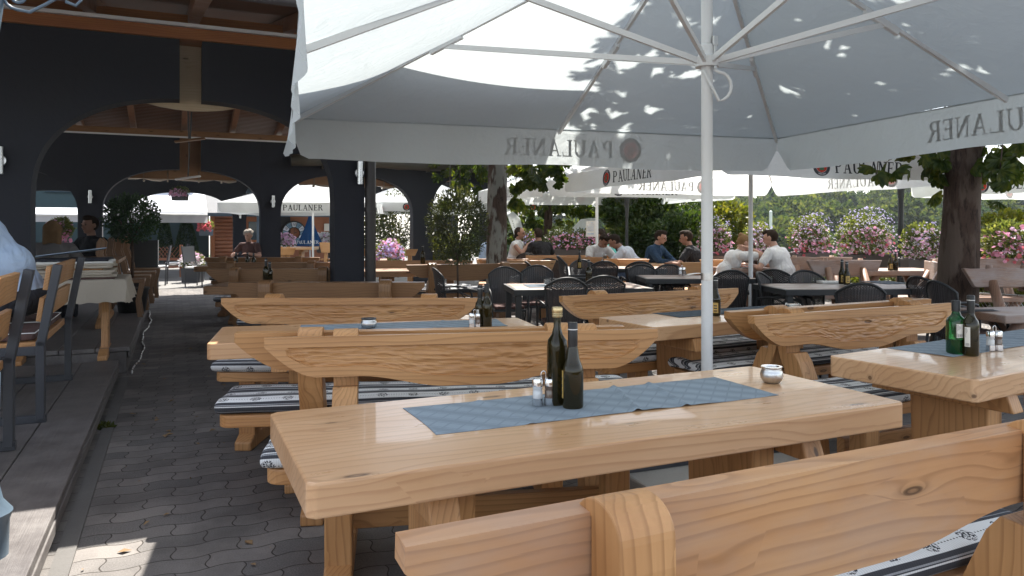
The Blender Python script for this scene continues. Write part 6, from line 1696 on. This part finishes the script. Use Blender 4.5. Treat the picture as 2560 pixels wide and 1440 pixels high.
# ================================================================== far wood and single trees
def forest_tree(mat, seed, r=(4.2, 4.2, 5.0), n=3200, L=.62, w=.42, conif=False):
    rr = random.Random(seed); mb = MB()
    lobes = [(Vector((rr.uniform(-.5,.5)*r[0], rr.uniform(-.5,.5)*r[1], rr.uniform(-.55,.7)*r[2])), rr.uniform(.3, .52)) for _ in range(13)]
    for i in range(n):
        c, s = lobes[i % 13]; v = rvec(rr)*(.75+.25*rr.random())
        if v.z < -.4: v.z *= -.5
        p = c+Vector((v.x*r[0]*s, v.y*r[1]*s, v.z*r[2]*s*.8))
        if conif: f = rr.random()**.7; a = rr.uniform(0, 2*pi); p = Vector((r[0]*f*cos(a), r[1]*f*sin(a), r[2]*(1-2*f)*.9))*rr.uniform(.85, 1.0)
        d = (v+rvec(rr)*.7).normalized(); leaf(mb, p+Vector((0,0,r[2]+2)), d, rvec(rr), L*rr.uniform(.6,1.3), w*rr.uniform(.6,1.3))
    return mb
protos = []
for k, (mt, sd, cf) in enumerate((('forest', 1, False), ('forest2', 2, False), ('forest', 3, False), ('forest2', 5, True))):
    t = thing('tree', 'x', 'tree', (0,0,0), 0, 'trees of the wood across the river')
    forest_tree(M[mt], sd, conif=cf).build('crown', M[mt], t, fix=False); trunkmesh([(0,0,-1), (0,0,7)], [.3,.15], .05, 8).build('trunk', M['bark'], t, smooth=True); protos.append([t, False])
rr = random.Random(77); k = 0
kinds = ['pale green broad tree', 'dark green broad tree', 'yellowish green broad tree', 'dark pointed conifer']
def ground_z(x, y):
    return -.30-9.0*smooth01(20, 60, y+20)+5*smooth01(75, 170, y+20)
for row, (d, px0, px1, step, ytop) in enumerate(((62, 1250, 2660, 120, 545), (78, 1230, 2680, 100, 490), (98, 1240, 2700, 84, 466), (122, 1840, 2720, 72, 443))):
    px = px0+rr.uniform(0, 40)
    while px < px1:
        j = rr.choice((0, 0, 1, 1, 2, 2, 3)) if row else rr.choice((0, 1, 2))
        yt = ytop+rr.uniform(-10, 16) + (12 if px < 1900 else 0) - (14 if px > 2380 and row > 1 else 0) + (22 if 2060 < px < 2300 and row == 0 else 0)
        ztop = EYE+(HOR-yt)*d/FPX; base = -9.5 if d < 90 else -7
        H = ztop-base; s = H/12.0; p = R(px, d+rr.uniform(-3, 3), base)
        lab = '%s in the %s row of the wood across the river' % (kinds[j], ('nearest', 'second', 'third', 'farthest')[row])
        if not protos[j][1]: o = protos[j][0]; protos[j][1] = True; o.location = p; o.rotation_euler = (0,0,rr.uniform(0,6))
        else: o = copy_tree(protos[j][0], p, rr.uniform(0, 6.28))
        o['label'] = lab; o['group'] = 'wood tree %s %s' % (kinds[j], row)
        o.scale = (s*rr.uniform(.85,1.15),)*2+(s,); px += step*rr.uniform(.75, 1.25); k += 1
# thujas, distant poles, flags
for px, hh, ww in ((412, .95, .24), (466, .95, .34)):
    t = thing('conifer', ('narrow' if px < 440 else 'broad')+' cone-shaped thuja under the white awning', 'conifer', R(px, 29.5, .0)); rr = random.Random(px); mb = MB()
    for i in range(2600):
        f = rr.random()**.8; a = rr.uniform(0, 2*pi); p = Vector((ww*1.35*f*cos(a), ww*1.35*f*sin(a), .15+1.75*(1-f**1.5)*rr.uniform(.93, 1))); leaf(mb, p, (Vector((cos(a), sin(a), 1.1))).normalized(), rvec(rr), .10, .04)
    mb.build('foliage', M['thuja'], t, fix=False); MB().tube([(0,0,0), (0,0,.5)], .05, 8).build('trunk', M['bark'], t)
for px, y0, y1, lab in ((1927, 530, 580, 'left one of two thin white poles before the far wood'), (2031, 537, 600, 'right one of two thin white poles before the far wood')):
    d = 30; t = thing('pole', lab, 'pole', R(px, d, -.8), 0, 'thin white poles'); MB().tube([(0,0,-3), (0,0,EYE+(HOR-y0)*d/FPX+.8)], .055, 10).build('shaft', M['alu'], t, auto=40); MB().ball((0,0,EYE+(HOR-y0)*d/FPX+.8), .06).build('finial', M['alu'], t)
ff = MB()
def flagpoly(pts, d, name, label, cat):
    c = Vector(R(pts[0][0], d, EYE+(HOR-pts[0][1])*d/FPX)); mb = MB(); q = [Vector(R(x, d, EYE+(HOR-y)*d/FPX))-c for x, y in pts]
    mb.prism([(a.x, a.z) for a in q], -.01, .01, 'xz'); t = thing(name, label, cat, c, 0); mb.build('cloth', M['canvas_lit'], t, bevel=0); return t, c
t, c = flagpoly([(1268, 538), (1282, 528), (1300, 545), (1308, 575), (1310, 625), (1297, 628), (1283, 580)], 16.6, 'feather_flag', 'white feather-shaped flag with small print behind the far left table', 'flag')
MB().tube([(.0,.03,.0), (.11,.03,.07), (.27,.03,-.1), (.35,.03,-.4), (.37,.03,-.8), (.37,.03,-1.5)], .01, 6).build('pole', M['alu'], t, smooth=True)
mk = MB(); q, wd = word('PAULANER', .06, 0, 0)
mk.add([], []); put(mk, [[(x, y) for x, y in s] for s in q], lambda x, y: (.13+.28*x-y*.5, -.014, -.12-x*.95)); mk.build('print', M['ink'], t, fix=False)
t, c = flagpoly([(1400, 618), (1412, 590), (1452, 548), (1490, 545), (1492, 590), (1458, 618)], 16.3, 'sail', 'large tilted white sail shape with faint blue line behind the flowers', 'sail')
mk = MB(); mk.tube([(.22,-.02,.25), (.38,-.02,.39), (.5,-.02,.41), (.63,-.02,.38)], .008, 5); mk.build('print', M['c_blue'], t); MB().tube([(.45,.05,.5), (.45,.05,-.9)], .02, 8).build('mast', M['alu'], t)
m_ = MB(); m_.box((0,0,0), (.17,.006,.28)); o = m_.build('notice', M['paper'], None); o.location = R(1477, 13.2, EYE+(HOR-572)*13.2/FPX); tag(o, 'white paper notice with printed lines hanging on the slim white parasol pole', 'notice')
for i, (a, b, h) in enumerate(((.07,-.03,.006), (.045,-.06,.006), (.02,-.06,.006), (-.005,-.06,.006), (-.03,-.06,.006), (-.09,-.06,.02), (.105,-.02,.012))):
    l = MB(); l.box(((b+.055)/2-.0, -.0045, a), (.055-b if i < 6 else .04, .002, h)); l.build('print', M['c_blue'], o)
# ================================================================== cabin, awning, things beyond the far arcade
cab = thing('cabin', 'low reddish-brown plank cabin with felt roof beyond the far arches', 'cabin', (0,0,0), AB)
YC = 31.0
cw = MB()
for i in range(13):
    z = .0+i*.148; cw.tube([(1.35, YC, z+.074), (2.35, YC, z+.074)], .078, 10)
cw.build('log_wall', M['cabin'], cab, smooth=True)
MB().box((4.4, YC+.06, .96), (3.9, .06, 1.92)).build('plank_wall', M['cabin'], cab)
MB().box((1.95, YC+2.5, .96), (1.2, .06, 1.92)).build('plank_wall', M['cabin'], cab)
for x in (1.35, 2.4, 3.15, 6.1): MB().box((x, YC-.0, .96), (.14,.16,1.92)).build('corner_post', M['cabin_z'], cab)
dr = MB(); dr.box((2.78, YC-.02, .92), (.62,.06,1.80)); do = dr.build('door', M['cabin_z'], cab, bevel=.005)
MB().box((2.82, YC-.055, 1.28), (.34,.012,.72)).build('door_pane', M['window'], do); MB().box((2.82, YC-.055, .5), (.34,.012,.66)).build('door_pane', M['window'], do); MB().box((2.53, YC-.07, .95), (.03,.03,.14)).build('handle', M['chrome'], do)
MB().box((3.75, YC-.0, 1.0), (1.0,.04,1.75)).build('doorway_shade_panel', M['black'], cab)  # black panel standing in for the shade inside a doorway
MB().prism([(1.0,0), (6.5,0), (6.5,.06), (1.0,.06)], 0, 1, 'xy').build  # (unused outline)
r_ = MB(); r_.bar((3.75, YC-.45, 1.93), (3.75, YC+3.2, 3.35), 5.6, .08); r_.build('roof', M['shingle'], cab)
MB().box((3.75, YC-.5, 1.90), (5.7,.03,.13)).build('fascia', M['iron_blue'], cab)
MB().box((5.72, YC-.01, 1.42), (.26,.02,.3)).build('notice_board', M['paper'], cab)
# clock
def Bp(x, y, z): return B(x, y, z)
xcl = Xb(735, YC-.1); ck = thing('clock', 'big round wall clock with blue and white segments on the cabin wall', 'clock', B(xcl, YC-.10, EYE+(HOR-583)*29.3/FPX), AB)
R0 = .47
dm = MB(); dm.tube([(R0*cos(i*pi/20), 0, R0*sin(i*pi/20)) for i in range(41)], .022, 8); dm.tube([(.23*cos(i*pi/20), 0, .23*sin(i*pi/20)) for i in range(41)], .016, 8)
for i in range(12): a=(i+.5)*pi/6; dm.bar((.23*cos(a),0,.23*sin(a)), (.47*cos(a),0,.47*sin(a)), .02, .02)
dm.build('rim', M['iron'], ck, fix=False)
SEG = {'0': 'abcdef', '1': 'bc', '2': 'abged', '3': 'abgcd', '4': 'fgbc', '5': 'afgcd', '6': 'afgedc', '7': 'abc', '8': 'abcdefg', '9': 'abcdfg'}
for i in range(12):
    a0 = pi/2-(i+.5)*pi/6+.03; a1 = pi/2-(i-.5)*pi/6-.03; P = [(.25*cos(a1), .25*sin(a1)), (.25*cos(a0), .25*sin(a0)), (.445*cos(a0), .445*sin(a0)), (.445*cos((a0+a1)/2), .445*sin((a0+a1)/2)), (.445*cos(a1), .445*sin(a1))]
    sgm = MB().prism(P, -.032, -.021, 'xz').build('hour_panel', M['c_blue' if i % 2 else 'whitewash'] if False else (M['c_shirt'] if i % 2 == 0 else M['panelblue'] if 'panelblue' in M else M['c_blue']), ck)
    am = (a0+a1)/2; cx, cz = .35*cos(am), .35*sin(am); nm = MB(); txt = str(i if i else 12)
    for j, ch in enumerate(txt):
        ox = (j-(len(txt)-1)/2)*.07; w_, h_ = .018, .045
        S = {'a': (0, h_, 2*w_, .012), 'd': (0, -h_, 2*w_, .012), 'g': (0, 0, 2*w_, .012), 'b': (w_, h_/2, .012, h_), 'c': (w_, -h_/2, .012, h_), 'f': (-w_, h_/2, .012, h_), 'e': (-w_, -h_/2, .012, h_)}
        for s in SEG[ch]:
            x, z, ww, hh = S[s]; th_ = am-pi/2; X, Z = ox+x, z
            nm.box((cx+X*cos(th_)-Z*sin(th_), -.036, cz+X*sin(th_)+Z*cos(th_)), (ww, .006, hh), rot=Matrix.Rotation(-th_, 3, 'Y'))
    nm.build('numeral', M['ink'], sgm)
MB().bar((0,-.036,0), (.12,-.036,.05), .012, .02).build('hand', M['iron'], ck); MB().bar((0,-.036,-.05), (.0,-.036,.2), .012, .018).build('hand', M['iron'], ck)
# awning
aw = thing('awning', 'wide white awning with hanging front flap beyond the far arches', 'awning', B(0,0,0), AB)
ya = 29.2; xa0, xa1 = Xb(252, ya), Xb(519, ya)
zf, zb_ = 1.86, 2.95
MB().grid(lambda u, v: (xa0+(xa1-xa0)*u, ya+3.0*v, zf+(zb_-zf)*v), 20, 6).build('cloth', M['awn'], aw, smooth=True, solid=.01)
MB().grid(lambda u, v: (xa0+(xa1-xa0)*u, ya-.01-.01*sin(u*60), zf-.02-.27*v), 60, 3).build('front_flap', M['awn'], aw, smooth=True)
MB().tube([(xa0, ya, zf), (xa1, ya, zf)], .035, 8).build('front_bar', M['alu'], aw, smooth=True)
for x in (xa0+.5, (xa0+xa1)/2, xa1-.4): MB().bar((x, ya+.1, zf-.02), (x, ya+2.9, zb_-.25), .04, .04).build('folding_arm', M['alu'], aw)
hs = thing('house', 'dim teal-walled house behind the white awning at left', 'house', B(0,0,0), AB)
M['teal'] = plain('dull teal plaster', (.05,.09,.10), .8)
MB().box((-5.0, 33.4, 2.6), (12.6,.3,5.2)).build('wall', M['teal'], hs)
for x in (-10, -8, -6, -4): MB().box((x+1.0, 33.18, 2.6), (.16,.1,5.0)).build('corner_trim', M['white'], hs)
for x in (-10, -8, -6, -4): MB().box((x, 33.2, 3.4), (1.0,.08,1.3)).build('window', M['window'], hs)
r_ = MB(); r_.bar((-5, 32.8, 5.2), (-5, 37, 7.4), 13, .2); r_.build('roof', M['shingle'], hs)
# sunny chairs by the walkway end
def garden_chair(label, p, rz, arm=True):
    t = thing('garden_chair', label, 'chair', p, rz, 'garden chairs at the sunny end')
    for s in (-1, 1):
        MB().tube([(s*.23,.20,0), (s*.23,.22,.45), (s*.23,.30,.95)], .016, 6).build('leg', M['steel_dark'], t)
        MB().tube([(s*.23,-.22,0), (s*.23,-.22,.44)], .016, 6).build('leg', M['steel_dark'], t)
    MB().box((0,0,.45), (.48,.46,.035)).build('seat', M['white'], t, bevel=.01)
    MB().box((0,.27,.75), (.44,.02,.36), rot=Matrix.Rotation(radians(-8), 3, 'X')).build('backrest', M['steel_dark'], t); return t
garden_chair('dark-backed chair with white seat in the sun left of the planter', R(392, 17.6), radians(-70))
garden_chair('dark chair seen edge-on right of the tall planter', R(498, 17.2), radians(80))
garden_chair('wicker-backed chair behind the white-seated one', R(440, 19.5), radians(-60))
lt2 = thing('lattice_screen', 'reddish lattice bench-end with crossed slats left of the planter', 'screen', R(408, 20.6), 0)
MB().box((0,0,.5), (1.0,.04,.06)).build('rail', M['cabin'], lt2); MB().box((.5,0,.45), (.07,.07,.9)).build('post', M['cabin_z'], lt2); MB().box((-.5,0,.45), (.07,.07,.9)).build('post', M['cabin_z'], lt2)
x_ = MB()
for i in range(9):
    for s in (-1, 1): x_.bar((-.45+i*.1, s*.008, .52), (-.45+i*.1+s*.25*(1 if -.45+i*.1+s*.25 > -.5 else .2), s*.008, .84), .02, .008)
x_.build('lattice', M['cabin'], lt2)
MB().box((0,-.2,.3), (.95,.4,.05)).build('seat', M['cabin'], lt2)
# left window wall of the pavilion
wl = thing('window_wall', 'brown-framed glass wall at the left side of the pavilion', 'window wall', B(0,0,0), AB)
XW = -4.1
for y in (9.4, 11.0, 12.9, 15.6): MB().box((XW, y, 1.6), (.09,.10,3.0)).build('frame_post', M['inwood_z'], wl)
for z in (.95, 2.05, 2.9): MB().box((XW, 12.6, z), (.07, 6.6, .09)).build('frame_rail', M['inwood'], wl)
MB().box((XW, 12.5, .55), (.06, 6.4, .75)).build('lower_panel', M['steel_dark'], wl)
gw, t_, o_ = newmat('thin window glass'); gl = N(t_, 'ShaderNodeBsdfGlossy'); gl.inputs['Roughness'].default_value = .02; tr_ = N(t_, 'ShaderNodeBsdfTransparent'); mx = N(t_, 'ShaderNodeMixShader'); mx.inputs[0].default_value = .12
t_.links.new(tr_.outputs[0], mx.inputs[1]); t_.links.new(gl.outputs[0], mx.inputs[2]); t_.links.new(mx.outputs[0], o_.inputs[0])
for y0, y1 in ((9.45, 10.95), (11.05, 12.85), (12.95, 15.55)): MB().box((XW, (y0+y1)/2, 1.95), (.012, y1-y0, 1.9)).build('pane', gw, wl)
aw2 = thing('awning', 'small white awning outside the left window wall', 'awning', R(150, 17.5, 0), AB)
MB().grid(lambda u, v: (-1.4+2.4*u, .9*v, 1.66+.2*v), 8, 3).build('cloth', M['awn'], aw2, solid=.01); MB().grid(lambda u, v: (-1.4+2.4*u, -.01, 1.64-.14*v), 8, 2).build('front_flap', M['awn'], aw2); MB().tube([(-1.4,0,1.66), (1.0,0,1.66)], .03, 8).build('front_bar', M['alu'], aw2)
slab_bench('tan plank bench in the sun right of the folded blue parasol', 832, 618, .9, -20, 21.5, 'pine_x', .3, .95, 'sunny benches by the cabin')
slab_bench('tan plank bench in the sun left of the white pole by the clock', 712, 640, .6, 20, 21.0, 'pine_x', .2, .8, 'sunny benches by the cabin')
table('sunlit pine table behind the white pole by the clock', tuple(R(735, 22.4)[:2]), 0, 1.3, .8, .80, group='sunny tables by the cabin')

wd_ = MB(); rr = random.Random(5)
for i in range(60): leaf(wd_, Vector((rr.gauss(0,.02), rr.gauss(0,.02), .005)), (rvec(rr)+Vector((0,0,.7))).normalized(), rvec(rr), .05, .018)
o = wd_.build('weed', M['shrub'], None, fix=False); o.location = G(262, 1072, 0); tag(o, 'small green weed growing at the foot of the deck edge', 'weed')

db = MB(); rr = random.Random(9)
for i in range(260):
    x, y = rr.uniform(-.35, 2.6), rr.uniform(1.6, 9)
    q = B(x, y, .004+.002*rr.random()); s_ = rr.choice((.006, .008, .012, .02)) if rr.random() < .85 else .035
    leaf(db, q, Vector((rr.uniform(-1,1), rr.uniform(-1,1), rr.uniform(0,.25))).normalized(), Vector((0,0,1)), s_*1.6, s_)
o = db.build('litter', M['litter'], None, fix=False); tag(o, 'scattered dry leaf bits and crumbs on the paving', 'litter', kind='stuff')
# ================================================================== air
hz = MB(); hz.box((0, 64, 1.0), (258, 200, 26)); hm = bpy.data.materials.new('thin summer haze'); hm.use_nodes = True
t_ = hm.node_tree; t_.nodes.clear(); o_ = t_.nodes.new('ShaderNodeOutputMaterial'); pv = t_.nodes.new('ShaderNodeVolumePrincipled')
pv.inputs['Color'].default_value = (.82,.9,.95,1); pv.inputs['Density'].default_value = .0004; pv.inputs['Anisotropy'].default_value = .35
t_.links.new(pv.outputs[0], o_.inputs['Volume'])
ho = hz.build('haze', hm); tag(ho, kind='stuff')
